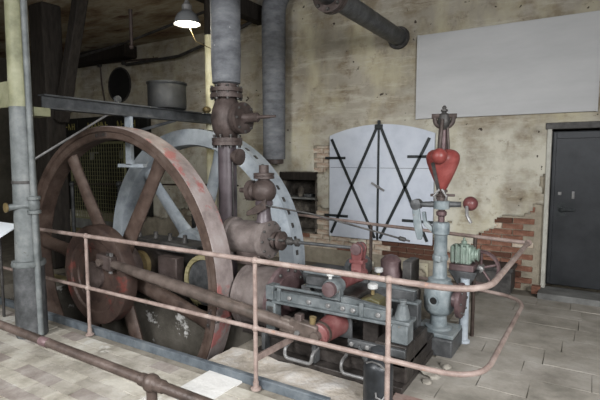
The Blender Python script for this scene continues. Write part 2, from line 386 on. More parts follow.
struct('wall_right', MB().bb(XR, XR + .4, YF - .4, -1.8, -1.4, ZC).bb(XR, XR + .4, .6, YW + .6, -1.4, ZC).bb(XR, XR + .4, -1.8, .6, -1.4, 1.75).bb(XR, XR + .4, -1.8, .6, 4.05, ZC), 'dull_plaster')
f = MB()
for k in range(4): y = -1.77 + 2.34 * k / 3; f.bb(XR + .16, XR + .22, y - .025, y + .025, 1.75, 4.05); z = 1.78 + 2.24 * k / 3; f.bb(XR + .16, XR + .22, -1.8, .6, z - .025, z + .025)
struct('window_4', f, 'jamb')  # unseen right-wall window, added to light the right-facing surfaces
struct('ceiling', MB().bb(XL - .4, XR + .4, YF - .4, YW + .6, ZC, ZC + .2), 'dull_plaster')
struct('ceiling_low', MB().bb(XL, -4.85, YF + .01, YW - .01, 3.98, 4.1), 'ceiling_plaster')
struct('trim_1', MB().bb(-4.85, -4.68, YF + .01, YW - .01, 3.93, 4.2), 'timber_dark', bev=.01)
# --- floor with the wheel pit
PX0, PX1, PY0, PY1 = -6.6, -2.62, 2.76, 5.0
KY = 2.67
floor = struct('floor', MB().bb(XL, XR, YF, PY0, -.2, -.012).bb(XL, XR, PY1, YW + .1, -.2, -.012).bb(XL, PX0, PY0, PY1, -.2, -.012).bb(PX1, XR, PY0, PY1, -.2, -.012), 'floor_mortar')
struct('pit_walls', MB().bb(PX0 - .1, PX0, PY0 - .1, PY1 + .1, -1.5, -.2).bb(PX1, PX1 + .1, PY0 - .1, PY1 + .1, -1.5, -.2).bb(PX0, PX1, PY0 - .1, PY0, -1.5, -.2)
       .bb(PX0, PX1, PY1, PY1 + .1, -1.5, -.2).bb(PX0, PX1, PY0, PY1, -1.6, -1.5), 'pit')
def slab_mesh(nm, l, w, m, seed):
    rnd = random.Random(seed); b = MB().bb(-l / 2, l / 2, -w / 2, w / 2, -.03, 0)
    b.v = [(x + rnd.uniform(-.006, .006), y + rnd.uniform(-.004, .004), z + (rnd.uniform(-.003, .002) if z == 0 else 0)) for x, y, z in b.v]
    return mesh_of(nm, b, Vector((0, 0, 0)), m)
PV = [slab_mesh('paver', .244, .118, m, s) for s, m in enumerate(['paver_a', 'paver_a', 'paver_b', 'paver_b', 'paver_c'])]
r = 0
y = 1.28
cnt = 0
while y < KY - .06:
    x = -6.1 + (.125 if r % 2 else 0)
    while x < -.35:
        # only the strip the picture shows
        fw = -x * math.sin(.5533) + y * math.cos(.5533); rt = x * math.cos(.5533) + y * math.sin(.5533)
        if fw > 0 and -.70 * fw < rt and (1.7 / fw) < .56:
            link('paver', random.choice(PV), floor, (x, y, random.uniform(-.004, .001))); cnt += 1
        x += .25
    y += .124; r += 1
SW = (.34, .48, .66)
SL = {(i, m): slab_mesh('floor_slab', SW[i] - .006, .334, m, i * 3 + k) for i in range(3) for k, m in enumerate(('slab_a', 'slab_b', 'slab_pale'))}
r = 0; y = 2.0
rs = random.Random(5)
while y < YW - .1:
    x = -1.0 - rs.random() * .2
    if y < KY - .15: x = -.34 + rs.random() * .1
    while x < 3.0:
        i = rs.randrange(3); xc = x + SW[i] / 2
        fw = -xc * math.sin(.5533) + y * math.cos(.5533); rt = xc * math.cos(.5533) + y * math.sin(.5533)
        if rt < 1.6 * fw:
            pale = (-.75 < xc < .1 and 2.2 < y < 3.1) and rs.random() < .7  # pale slabs stand for the bright light on this patch of floor
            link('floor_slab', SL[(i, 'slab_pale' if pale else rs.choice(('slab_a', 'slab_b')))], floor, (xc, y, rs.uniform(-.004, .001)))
        x += SW[i]
    y += .34; r += 1
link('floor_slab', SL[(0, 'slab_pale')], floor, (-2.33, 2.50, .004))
BRK = [slab_mesh('paver', .244, .118, 'red_paver', 40 + s) for s in range(2)]
for (x, y) in [(-1.0, 2.9), (-.98, 3.05), (-.74, 2.85), (-.02, 2.86)]: link('paver', BRK[0], floor, (x, y, .006))
# sandy footing beside the engine
mb = MB(); n = 30
for i in range(n + 1):
    for j in range(9):
        x = -2.62 + i * (1.5 / n); yy = 2.71 + j * .048
        mb.v.append((x, yy, .012 + .018 * noise.noise(Vector((x * 4, yy * 5, 0))) + .01 * noise.noise(Vector((x * 13, yy * 13, 4)))))
for i in range(n):
    for j in range(8): a = i * 9 + j; mb.f.append((a, a + 9, a + 10, a + 1))
sand = solo('sandy_footing', mb, 'sand', (-1.9, 3.0, 0), 'sandy dirt strip between the steel kerb and the engine bed', 'dirt')
sand['kind'] = 'stuff'

# ------------------------------------------------------------------ things on the back wall
# door
door = struct('door_1', MB().bb(DOOR[0] + .05, DOOR[1], YW + .10, YW + .15, .10, 2.03), 'door_steel', bev=.008)
part('door_frame', MB().bb(DOOR[0] + .0, DOOR[0] + .05, YW - .015, YW + .3, .06, 2.10), 'jamb', door, .006)
part('door_lintel', MB().bb(DOOR[0] - .02, DOOR[1], YW - .02, YW + .3, 2.05, 2.13), 'dark_iron', door, .006)
part('door_rib', MB().bb(DOOR[0] + .06, DOOR[0] + .10, YW + .085, YW + .10, .12, 2.02), 'door_steel', door, .004)
part('door_rib', MB().bb(DOOR[0] + .10, DOOR[1], YW + .085, YW + .10, 1.94, 2.02), 'door_steel', door, .004)
h = part('door_handle', MB().lathe((-.24, YW + .10, 1.06), (0, -1, 0), [(.04, 0), (.04, .012), (.02, .016), (.02, .05)], 14).bar((-.25, YW + .055, 1.065), (-.10, YW + .055, 1.06), .02, .025), 'strap_iron', door, .004)
part('lock_plate', MB().bb(-.29, -.20, YW + .094, YW + .10, .98, 1.14), 'strap_iron', door)
part('latch', MB().bb(-.29, -.25, YW + .085, YW + .10, 1.24, 1.28), 'grey_steel', door, .003)
part('latch', MB().bb(-.14, -.11, YW + .085, YW + .10, 1.20, 1.29), 'grey_steel', door, .003)
struct('trim_2', MB().bb(-.44, .85, YW - .30, YW + .10, -.03, .07), 'stone_grey', bev=.012)
# white board
pb = thing('wall_board', 'large white rectangular board fixed high on the plaster wall', 'board', (-1.03, YW - .04, 2.24))
part('panel', MB().bb(-2.06, .06, YW - .035, YW - .012, 2.245, 3.385), 'white_board', pb, .004)
part('edge_strip', MB().bb(-2.08, -2.055, YW - .04, YW - .012, 2.24, 3.39), 'white_board', pb)
part('edge_strip', MB().bb(.055, .08, YW - .04, YW - .012, 2.24, 3.39), 'white_board', pb)
# shutters
sh = thing('window_shutters', 'pale blue-grey arched double shutter with crossed black iron straps', 'shutter', (-2.68, YW - .05, .47))
def leaf(a, b):
    P = [(a, .47), (b, .47)] + [(b + (a - b) * i / 14, shutter_top(b + (a - b) * i / 14)) for i in range(15)]
    return MB().prism(P, 'y', YW - .05, YW - .01)
for a, b in ((-3.50, -2.69), (-2.67, -1.86)):
    lf = part('shutter_leaf', leaf(a, b), 'shutter_paint', sh, .004)
    part('board_joint', MB().bb(a + .02, b - .02, YW - .0525, YW - .049, 1.55, 1.556), 'machine_grey', lf)
def strap(p, q, w=.042):
    part('iron_strap', MB().bar((p[0], YW - .058, p[1]), (q[0], YW - .058, q[1]), .014, w, (0, 0, 1)) if abs(p[1] - q[1]) < .01 else
         MB().bar((p[0], YW - .058, p[1]), (q[0], YW - .058, q[1]), w, .014, (0, 1, 0)), 'strap_iron', sh, .002)
strap((-3.46, 1.99), (-2.72, .50)); strap((-2.70, 2.17), (-3.46, .52))
strap((-2.66, 2.17), (-1.93, .52)); strap((-1.93, 1.98), (-2.64, .50))
strap((-2.68, 2.19), (-2.68, .48), .03)
for x0, x1, z in ((-3.57, -3.22, 1.70), (-2.24, -1.88, 1.72), (-3.58, -3.17, .80), (-2.3, -1.84, .80)): strap((x0, z), (x1, z), .04)
part('bolt_latch', MB().bar((-2.78, YW - .07, 1.33), (-2.58, YW - .07, 1.22), .02, .03).cyl((-2.68, YW - .05, 1.275), (-2.68, YW - .085, 1.275), .025), 'grey_steel', sh)
part('top_staple', MB().bb(-2.74, -2.62, YW - .075, YW - .05, 2.13, 2.19).bb(-2.70, -2.66, YW - .07, YW - .04, 2.17, 2.25), 'strap_iron', sh, .004)
sh.location.x += .06
# niche lining and shelves
nl = struct('trim_3', MB().bb(NICHE[0] - .0, NICHE[0] + .03, YW + .01, YW + .42, NICHE[2], NICHE[3]).bb(NICHE[1] - .03, NICHE[1], YW + .01, YW + .42, NICHE[2], NICHE[3])
   .bb(NICHE[0], NICHE[1], YW + .01, YW + .42, NICHE[3] - .05, NICHE[3]).bb(NICHE[0], NICHE[1], YW + .40, YW + .42, NICHE[2], NICHE[3]).bb(NICHE[0], NICHE[1], YW + .01, YW + .42, NICHE[2], NICHE[2] + .03), 'soot')
part('lintel_beam', MB().bb(NICHE[0], NICHE[1], YW - .01, YW + .06, NICHE[3] - .13, NICHE[3] - .01), 'timber_dark', nl, .006)
part('shelf', MB().bb(NICHE[0] + .03, NICHE[1] - .03, YW + .02, YW + .40, 1.02, 1.05), 'stone_grey', nl, .004)
part('shelf', MB().bb(NICHE[0] + .03, NICHE[1] - .03, YW + .02, YW + .40, .74, .765), 'timber_dark', nl, .004)
solo('oil_jar', MB().lathe((-4.12, YW + .2, 1.05), (0, 0, 1), [(.04, 0), (.055, .03), (.055, .12), (.03, .15), (.03, .18)], 16), 'soot', (-4.12, YW + .2, 1.05), 'dusty dark jar standing on the upper niche shelf', 'jar')
solo('tin_box', MB().bb(-4.02, -3.88, YW + .12, YW + .28, 1.05, 1.10), 'machine_grey', (-3.95, YW + .2, 1.05), 'low grey tin box lying on the upper niche shelf', 'box', bev=.006)
# round vent
rv = thing('round_vent', 'black round opening in the dim wall above the beam', 'vent', (-8.5, YW - .02, 2.9))
part('opening', MB().lathe((-8.5, YW - .004, 3.24), (0, -1, 0), [(.34, 0), (.34, .008)], 28), 'dark_void', rv)  # flat black disc, painted for the shade inside the opening
part('rim', MB().lathe((-8.5, YW - .004, 3.24), (0, -1, 0), [(.34, 0), (.37, 0), (.37, .02), (.34, .02)], 28, closed=True), 'dark_iron', rv)
# conduit on the dim wall
cd = thing('wall_conduit', 'rusty conduit with two sagging drops on the dim wall', 'conduit', (-9, YW - .03, 3.7))
part('run', MB().tube([(-10.6, YW - .03, 3.80), (-8.6, YW - .03, 3.72), (-7.3, YW - .03, 3.66)], .018, 8), 'rust_brown', cd)
for x, x2 in ((-10.1, -10.25), (-9.1, -8.95)): part('drop', MB().tube([(x, YW - .03, 3.75), (x + .03, YW - .03, 3.3), (x2, YW - .03, 2.75)], .014, 8), 'rust_brown', cd)
for x in (-10.1, -9.1, -8.3): part('junction_box', MB().lathe((x, YW - .02, 3.75 - (x + 10.1) * .04), (0, -1, 0), [(.05, 0), (.05, .05), (.03, .06)], 12), 'dark_iron', cd)
# timber plate and ironwork high on the left
solo('timber_beam', MB().bb(-10.9, -7.9, YW - .32, YW - .02, 3.72, 3.96), 'timber_dark', (-9.4, YW - .17, 3.72), 'dark heavy timber beam under the peeling ceiling', 'beam', bev=.02)
solo('hanging_rod', MB().cyl((-6.1, 4.9, 3.98), (-6.1, 4.9, 3.42), .03, .026, 10).sph((-6.1, 4.9, 3.42), .04, 10, 6), 'rust_brown', (-6.1, 4.9, 3.4), 'short rusty rod hanging from the peeling ceiling', 'rod')
solo('tie_rod', MB().tube([(-9.6, 5.6, 3.60), (-7.0, 5.5, 3.72), (-4.9, 5.4, 3.92)], .022, 8), 'dark_iron', (-7, 5.5, 3.7), 'thin dark tie rod running below the peeling ceiling', 'rod')
solo('tie_rod', MB().tube([(-8.2, 6.44, 3.62), (-6.6, 6.36, 3.60), (-5.2, 6.3, 3.84), (-4.84, 6.3, 3.95)], .03, 8), 'dark_iron', (-6.6, 6.25, 3.6), 'sagging dark iron rod behind the hanging lamp', 'rod')
# black switchboards, mesh guard
def worn_letters(x, z, w, hh, seed):
    """lettering too worn to read: uprights, slants and bars"""
    rnd = random.Random(seed); m = MB(); n = max(4, int(w / .11)); y = YW - .117
    for i in range(n):
        cx = x - w / 2 + w * (i + .5) / n; k = rnd.randrange(3); lw = w / n * .30
        m.bar((cx - lw, y, z), (cx - lw, y, z + hh), .018, .004, (0, 1, 0))
        if k == 0: m.bar((cx - lw, y, z + hh), (cx + lw, y, z), .018, .004, (0, 1, 0))
        if k == 1: m.bar((cx + lw, y, z), (cx + lw, y, z + hh), .018, .004, (0, 1, 0))
        if k != 0: m.bb(cx - lw, cx + lw, y - .002, y + .002, z + hh * .5 - .009, z + hh * .5 + .009)
    return m
sb = thing('switchboard', 'black lettered switchboard on the dim far wall', 'switchboard', (-9.2, YW - .1, .5))
part('backboard', MB().bb(-10.75, -7.55, YW - .10, YW - .02, .5, 2.60), 'black_board', sb, .006)
for x, w, t in ((-10.25, .72, 1), (-9.15, .98, 2), (-8.2, .80, 3)):
    p = part('sign_panel', MB().bb(x - w / 2, x + w / 2, YW - .115, YW - .10, 2.27, 2.55), 'black_board', sb, .004)
    part('lettering', worn_letters(x, 2.34, w * .75, .14, t), 'yellow_letter', p)
mg = thing('mesh_guard', 'yellow wire mesh guard in front of the switchboard', 'guard', (-8.7, YW - .5, .3))
my = YW - .5
mb = MB()
for i in range(23): x = -9.55 + i * .08; mb.bb(x - .004, x + .004, my - .004, my + .004, .42, 2.0)
for i in range(20): z = .43 + i * .082; mb.bb(-9.55, -7.79, my - .003, my + .005, z - .004, z + .004)
part('wire_mesh', mb, 'mesh_wire', mg, stuff=True)
part('mesh_frame', MB().bb(-9.58, -9.54, my - .015, my + .015, 0, 2.02).bb(-7.80, -7.76, my - .015, my + .015, 0, 2.02).bb(-9.58, -7.76, my - .015, my + .015, 1.99, 2.03).bb(-9.58, -7.76, my - .015, my + .015, .40, .43), 'mesh_wire', mg)
part('kick_plate', MB().bb(-9.58, -7.76, my - .01, my + .01, .02, .40), 'stone_grey', mg)
for x, z in ((-9.2, 1.75), (-8.2, 1.78)):
    solo('insulator', MB().lathe((x, my + .25, z - .1), (0, 0, 1), [(.02, 0), (.05, .03), (.05, .12), (.03, .18)], 12).bb(x - .02, x + .02, my + .24, YW - .1, z + .05, z + .08), 'stone_grey', (x, my + .25, z - .1),
         'grey insulator behind the mesh guard, ' + ('nearer the iron column' if x < -9 else 'nearer the steam pipe'), 'insulator')
# low dark chest by the door
ch = thing('iron_chest', 'low dark iron chest against the brick wall near the door', 'chest', (-.95, YW - .25, 0))
part('body', MB().bb(-1.30, -.72, YW - .42, YW - .03, .03, .30), 'dark_iron', ch, .01)
part('lid', MB().bb(-1.32, -.70, YW - .44, YW - .03, .30, .35), 'dark_iron', ch, .008)
part('plinth', MB().bb(-1.27, -.75, YW - .40, YW - .05, 0, .03), 'dark_iron', ch)
solo('loose_brick', MB().bb(-.52, -.42, YW - .13, YW - .03, .0, .10), 'brick_red', (-.47, YW - .1, 0), 'loose red brick standing beside the door step', 'brick', bev=.006)

# ------------------------------------------------------------------ wheels
X0, Z0 = -4.57, .41
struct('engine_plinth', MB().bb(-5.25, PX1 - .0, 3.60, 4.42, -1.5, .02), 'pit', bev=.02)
def spoke(parent, yc, ang, r0, r1, w0, w1, d, m):
    n = 14; mb = MB(); ca, sa = math.cos(ang), math.sin(ang)
    for k in range(7):
        f = k / 6; r = r0 + (r1 - r0) * f; w = w0 + (w1 - w0) * f
        if k == 6: w *= 1.35
        if k == 0: w *= 1.2
        for j in range(n):
            a = 2 * PI * j / n; u = math.cos(a) * w; v = math.sin(a) * d
            mb.v.append((X0 + ca * r - sa * u, yc + v, Z0 + sa * r + ca * u))
    for k in range(6):
        for j in range(n): j2 = (j + 1) % n; mb.f.append((k * n + j, k * n + j2, (k + 1) * n + j2, (k + 1) * n + j))
    return part('spoke', mb, m, parent)
fw = thing('flywheel', 'huge brown six-spoked flywheel with the crank disc in the pit', 'flywheel', (X0, 3.36, -1.22))
R = 1.635; y0, y1 = 3.24, 3.50
# the rim: face with a raised outer lip, three cast segments
prof = [(R, 0), (R, y1 - y0), (R - .05, y1 - y0 + .0), (R - .06, y1 - y0 - .02), (R - .12, y1 - y0 - .02), (R - .135, y1 - y0 - .04), (R - .135, .04), (R - .12, .02), (R - .06, .02), (R - .05, 0)]
rim = part('rim', MB().lathe((X0, y0, Z0), (0, 1, 0), prof, 96, closed=True), 'wheel_brown', fw)
part('tread', MB().lathe((X0, y0 + .012, Z0), (0, 1, 0), [(R - .01, 0), (R + .006, 0), (R + .012, (y1 - y0) / 2 - .012), (R + .006, y1 - y0 - .024), (R - .01, y1 - y0 - .024)], 96, closed=True), 'tread', rim)
for ang in (92, -10, 205):
    a = math.radians(ang); Mx = Matrix.Rotation(-a, 3, 'Y')
    c = Vector((X0 + math.cos(a) * (R - .088), y0 + .008, Z0 + math.sin(a) * (R - .088)))
    jp = part('joint_plate', MB().box(c + Vector((0, .012, 0)), (.055, .012, .20), Mx), 'rust_brown', rim, .006)
    for du in (-.06, .06):
        p = c + Vector((0, .012, 0)) + Mx @ Vector((0, 0, du)); part('bolt', MB().lathe(p, (0, -1, 0), [(.014, .008), (.014, .018), (.008, .021)], 6), 'dark_iron', jp)
    part('joint_seam', MB().box((X0 + math.cos(a) * (R + .004), (y0 + y1) / 2, Z0 + math.sin(a) * (R + .004)), (.02, y1 - y0, .008), Mx), 'dark_iron', rim)
for ang in (121, 58, -14, -68, -124, 172): spoke(fw, 3.37, math.radians(ang), .22, R - .12, .105, .075, .05, 'wheel_brown')
part('hub', MB().lathe((X0, 3.20, Z0), (0, 1, 0), [(.20, 0), (.30, .03), (.32, .08), (.32, .24), (.30, .30), (.20, .32)], 32), 'rust_brown', fw)
part('shaft', MB().cyl((X0, 3.1, Z0), (X0, 4.98, Z0), .09, None, 24), 'rod_steel', fw)
cd_ = part('crank_disc', MB().lathe((X0, 3.06, Z0), (0, 1, 0), [(.16, .03), (.30, .03), (.31, .015), (.40, .015), (.42, 0), (.515, 0), (.545, .015), (.555, .04), (.555, .145), (.52, .16), (.2, .16)], 64), 'crank_face', fw)
part('crank_boss', MB().lathe((X0, 3.045, Z0), (0, 1, 0), [(.07, 0), (.15, .01), (.16, .07)], 28), 'rust_brown', cd_)
CP = Vector((-4.30, 3.02, .61))
part('crank_pin_boss', MB().lathe((CP.x, 3.06, CP.z), (0, 1, 0), [(.09, 0), (.10, .01), (.10, .06)], 24), 'rust_brown', cd_)
part('crank_pin', MB().cyl((CP.x, 2.94, CP.z), (CP.x, 3.08, CP.z), .04), 'rod_steel', cd_)
# second wheel further back
w2 = thing('belt_wheel', 'pale blue-grey large wheel behind the steam pipe', 'wheel', (X0, 4.68, -1.3))
R2 = 1.68; b0, b1 = 4.55, 4.80
rim2 = part('rim', MB().lathe((X0, b0, Z0), (0, 1, 0), [(R2, 0), (R2, b1 - b0), (R2 - .21, b1 - b0), (R2 - .23, .2), (R2 - .23, .05), (R2 - .21, 0)], 96, closed=True), 'pale_blue', w2)
mb = MB()
for k in range(64):
    a = 2 * PI * k / 64; Mx = Matrix.Rotation(-a, 3, 'Y')
    mb.box((X0 + math.cos(a) * R2, b0 + .075, Z0 + math.sin(a) * R2), (.012, .045, .06), Mx)
part('barring_holes', mb, 'dark_iron', rim2, stuff=True)
for k in range(6): spoke(w2, 4.68, math.radians(k * 60 + 12), .25, R2 - .2, .11, .08, .05, 'pale_blue')
part('hub', MB().lathe((X0, 4.50, Z0), (0, 1, 0), [(.10, 0), (.28, .0), (.32, .05), (.32, .30), (.28, .35), (.10, .35)], 32), 'pale_blue', w2)
# main bearing
br = thing('main_bearing', 'dark cast main bearing block between the two wheels', 'bearing', (X0, 3.95, .02))
part('pedestal', MB().prism([(X0 - .5, .02), (X0 + .75, .02), (X0 + .70, .45), (X0 + .2, .62), (X0 - .2, .62), (X0 - .42, .45)], 'y', 3.72, 4.10), 'greasy_iron', br, .02)
part('cap', MB().prism([(X0 - .30, .60), (X0 + .9, .60), (X0 + .9, .70), (X0 + .15, .72), (X0 - .15, .72), (X0 - .30, .68)], 'y', 3.75, 4.07), 'dark_iron', br, .015)
part('bearing_shell', MB().lathe((X0, 3.66, Z0), (0, 1, 0), [(.10, 0), (.17, 0), (.17, .06), (.10, .06)], 28, closed=True), 'brass', br)
for x in (-.2, .1, .35, .6): part('cap_bolt', MB().lathe((X0 + x, 3.86, .66), (0, 0, 1), [(.035, 0), (.035, .08), (.025, .10), (.025, .14)], 10), 'dark_iron', br)
bx_ = part('oil_box', MB().bb(X0 + .42, X0 + .72, 3.60, 3.72, .30, .58), 'rust_brown', br, .01)
yp = thing('eccentric_ring', 'yellowed eccentric ring standing beside the flywheel rim', 'eccentric', (-3.45, 3.66, .02))
part('ring', MB().lathe((-3.45, 3.62, .36), (0, 1, 0), [(.25, 0), (.30, 0), (.31, .04), (.30, .08), (.25, .08)], 40, closed=True), 'timber_yellow', yp)
part('disc', MB().lathe((-3.45, 3.63, .36), (0, 1, 0), [(.06, 0), (.25, .01), (.25, .05), (.06, .06)], 32), 'machine_grey', yp)
part('foot', MB().bb(-3.56, -3.34, 3.62, 3.70, .02, .12), 'dark_iron', yp, .008)
# connecting rod
WP = Vector((-1.70, 3.02, .34))
cr = thing('connecting_rod', 'long brown round connecting rod from the crank disc to the crosshead', 'rod', (-3.0, 3.02, .30))
d = (WP - CP).normalized(); up = Vector((0, 1, 0)).cross(d); up = -up if up.z < 0 else up
L_ = (WP - CP).length
part('shank', MB().tube([CP + d * t for t in (.12, .25, .8, 1.3, 1.8, L_ - .2)], [.040, .046, .058, .060, .056, .048], 18), 'rod_steel', cr)
be = part('big_end', MB().bar(CP - d * .09, CP + d * .15, .085, .15, up), 'rust_brown', cr, .012)
part('strap_bolt', MB().cyl(CP + d * .05 - up * .095, CP + d * .05 + up * .095, .016, None, 8), 'dark_iron', be)
part('cotter', MB().bar(CP + d * .105 - up * .11, CP + d * .105 + up * .11, .02, .035, d), 'grey_steel', be)
se = part('small_end', MB().bar(WP - d * .34, WP - d * .20, .075, .12, up), 'rod_steel', cr, .012)
part('strap', MB().bar(WP - d * .25, WP - d * .0, .085, .15, up), 'rod_steel', cr, .014)
part('oil_cup', MB().cyl(WP - d * .06 + up * .07, WP - d * .06 + up * .13, .022, .028, 12), 'brass', cr)
part('cotter', MB().bb(WP.x - .20, WP.x - .14, 2.99, 3.05, WP.z + .05, WP.z + .14), 'rust_brown', cr, .006)
part('end_bolt', MB().lathe(WP + Vector((-.16, -.045, .0)), (0, -1, 0), [(.022, 0), (.022, .02)], 6), 'grey_steel', cr)
# ------------------------------------------------------------------ engine bed and cylinders
en = thing('steam_engine', 'steam engine bed with brown cylinders and blue-grey slide bars', 'engine', (-1.85, 3.55, 0))
bed = part('bed', MB().bb(-2.38, -1.05, 3.10, 3.90, 0.0, .05).bb(-2.36, -1.06, 3.20, 3.88, .05, .16).bb(-2.38, -1.05, 3.17, 3.90, .16, .20), 'greasy_iron', en, .008)
part('end_block', MB().bb(-1.30, -1.05, 3.17, 3.36, .05, .33), 'greasy_iron', bed, .01)
part('end_web', MB().bb(-1.12, -1.05, 3.36, 3.70, .05, .32), 'greasy_iron', bed, .01)
part('front_bar', MB().bb(-1.51, -1.05, 3.14, 3.18, .25, .31), 'machine_grey', bed, .006)
for x in (-1.47, -1.34, -1.20): part('bolt', MB().lathe((x, 3.14, .28), (0, -1, 0), [(.018, 0), (.018, .016), (.01, .02)], 6), 'grey_steel', bed)
for x in (-1.80, -2.30): part('rib', MB().bb(x - .018, x + .018, 3.12, 3.20, .05, .20), 'machine_grey', bed, .004)
for x in (-1.92, -1.40):
    part('grab_loop', MB().tube(fillet([(x - .13, 3.18, .165), (x - .13, 3.08, .14), (x - .125, 3.075, .06), (x + .125, 3.075, .06), (x + .13, 3.08, .14), (x + .13, 3.18, .165)], .045, 5), .015, 12), 'grey_steel', bed)
# slide bars
for yy in (3.22, 3.80):
    sbp = part('slide_bar', MB().bb(-2.28, -1.20, yy, yy + .075, .475, .555), 'blue_grey' if yy < 3.5 else 'machine_grey', en, .006)
    part('lower_flange', MB().bb(-2.26, -1.16, yy - .03, yy + .085, .455, .476), 'blue_grey', sbp, .004)
    part('upper_bar', MB().cyl((-2.32, yy + .025, .588), (-1.76, yy + .025, .588), .014, None, 12), 'blue_grey', sbp, .006)
    part('wedge', MB().prism([(-1.62, .553), (-1.20, .553), (-1.20, .560), (-1.55, .60), (-1.62, .60)], 'y', yy + .02, yy + .07), 'blue_grey', sbp, .003)
    if yy < 3.5:
        for x in (-2.09, -1.90, -1.72, -1.59, -1.50, -1.29): part('bolt', MB().lathe((x, yy, .515), (0, -1, 0), [(.02, 0), (.02, .014), (.013, .02)], 12), 'grey_steel', sbp)
        for x in (-2.2, -1.43): part('stud', MB().bb(x - .018, x + .018, yy - .012, yy + .01, .47, .585), 'blue_grey', sbp, .004)
lp = part('bar_pedestal', MB().bb(-2.33, -2.23, 3.20, 3.30, .20, .455), 'blue_grey', en, .01)
part('pedestal_window', MB().bb(-2.31, -2.25, 3.194, 3.202, .33, .42), 'dark_iron', lp, .004)
part('pedestal_cap', MB().bb(-2.33, -2.25, 3.20, 3.31, .475, .60), 'blue_grey', lp, .005)
rp = part('bar_pedestal', MB().bb(-1.18, -1.05, 3.19, 3.33, .33, .50), 'blue_grey', en, .012)
part('pedestal_cap', MB().bb(-1.195, -1.035, 3.175, 3.345, .485, .51), 'blue_grey', rp, .005)
part('oil_cone', MB().lathe((-1.115, 3.26, .51), (0, 0, 1), [(.06, 0), (.055, .03), (.036, .10), (.022, .105), (.022, .125), (.03, .13), (.03, .14)], 20), 'blue_grey', rp)
part('bar_pedestal', MB().bb(-2.33, -2.23, 3.79, 3.89, .20, .46), 'machine_grey', en, .01)
part('bar_pedestal', MB().bb(-1.27, -1.16, 3.79, 3.89, .20, .46), 'machine_grey', en, .01)
# main cylinder
CY, CZ = 3.70, .31
part('cylinder', MB().lathe((-2.89, CY, CZ), (1, 0, 0), [(.20, 0), (.32, .0), (.32, .05), (.30, .06), (.30, .36), (.325, .37), (.325, .41)], 48), 'cylinder_brown', en)
cc = part('cylinder_cover', MB().lathe((-2.48, CY, CZ), (1, 0, 0), [(.325, 0), (.345, .0), (.345, .045), (.25, .05), (.24, .06), (.10, .065), (.09, .13), (.05, .14)], 48), 'maroon', en)
bolt_ring(cc, (-2.435, CY, CZ), (1, 0, 0), .30, 14, .018, .025, 'dark_iron', .2)
part('cylinder_saddle', MB().bb(-2.80, -2.55, 3.45, 3.95, .0, .10), 'greasy_iron', en, .01)
part('piston_rod', MB().cyl((-2.36, CY, CZ), (-1.75, CY, CZ), .032), 'grey_steel', en)
# valve chest
VY, VZ = 3.75, .885
part('valve_chest', MB().lathe((-3.16, VY, VZ), (1, 0, 0), [(.15, 0), (.20, .0), (.20, .05), (.175, .06), (.175, .42), (.19, .43), (.19, .475)], 48), 'cylinder_brown', en)
vc = part('chest_cover', MB().lathe((-2.685, VY, VZ), (1, 0, 0), [(.19, 0), (.19, .03), (.17, .035), (.15, .04), (.06, .045), (.055, .06)], 48), 'cylinder_brown', en)
bolt_ring(vc, (-2.652, VY, VZ), (1, 0, 0), .165, 10, .014, .02)
part('stuffing_box', MB().lathe((-2.64, VY, VZ), (1, 0, 0), [(.055, 0), (.055, .03), (.085, .035), (.085, .06), (.06, .065), (.06, .09), (.095, .095), (.095, .125), (.045, .14), (.04, .17)], 24), 'rust_brown', vc)
for s in (-1, 1): part('gland_stud', MB().cyl((-2.64, VY + s * .075, VZ + .02), (-2.46, VY + s * .075, VZ + .02), .012, None, 8), 'dark_iron', vc)
part('chest_web', MB().bb(-3.02, -2.72, 3.64, 3.80, .62, .76), 'rust_brown', en, .01)
vr = thing('valve_rod', 'dark steel valve rod between the valve chest and the red rocker arm', 'rod', (-2.0, VY, VZ))
part('spindle', MB().cyl((-2.53, VY, VZ), (-1.70, VY, VZ + .01), .016, None, 12), 'machine_grey', vr)
part('sleeve', MB().lathe((-2.47, VY, VZ), (1, 0, 0), [(.02, 0), (.035, .01), (.035, .06), (.022, .07), (.022, .10), (.04, .11), (.04, .14), (.02, .15)], 16), 'dark_iron', vr)
# throttle valve on the chest
tv = thing('throttle_valve', 'round brown throttle valve on top of the valve chest', 'valve', (-2.74, VY, 1.07))
part('neck', MB().lathe((-2.74, VY, 1.06), (0, 0, 1), [(.085, 0), (.075, .03), (.065, .10), (.065, .16), (.09, .17), (.09, .20), (.06, .24)], 24), 'pipe_paint', tv)
part('body', MB().sph((-2.74, VY, 1.37), .125, 24, 16), 'rust_brown', tv)
part('side_boss', MB().lathe((-2.82, VY, 1.37), (-1, 0, 0), [(.07, 0), (.08, .03), (.08, .05), (.105, .055), (.105, .10), (.07, .12), (.03, .13), (.025, .22)], 24), 'rust_brown', tv)
part('top_flange', MB().lathe((-2.74, VY, 1.47), (0, 0, 1), [(.06, 0), (.06, .02), (.105, .025), (.105, .05), (.095, .052), (.095, .055), (.105, .057), (.105, .08), (.05, .085), (.05, .16)], 24), 'rust_brown', tv)
part('bracket_arm', MB().prism([(-2.90, 1.16), (-2.74, 1.25), (-2.66, 1.30), (-2.66, 1.20), (-2.78, 1.14), (-2.90, 1.12)], 'y', 3.66, 3.69), 'rust_brown', tv, .005)
solo('governor_rod', MB().tube([(-2.70, 3.665, 1.24), (-2.2, 3.78, 1.17), (-1.32, 4.02, .955)], .009, 8).lathe((-1.42, 3.995, .98), (1, .27, -.25), [(.01, 0), (.02, .01), (.02, .06), (.01, .07)], 10), 'dark_iron', (-2.0, 3.85, .95),
     'thin dark sloping rod from the throttle valve to the governor', 'rod')
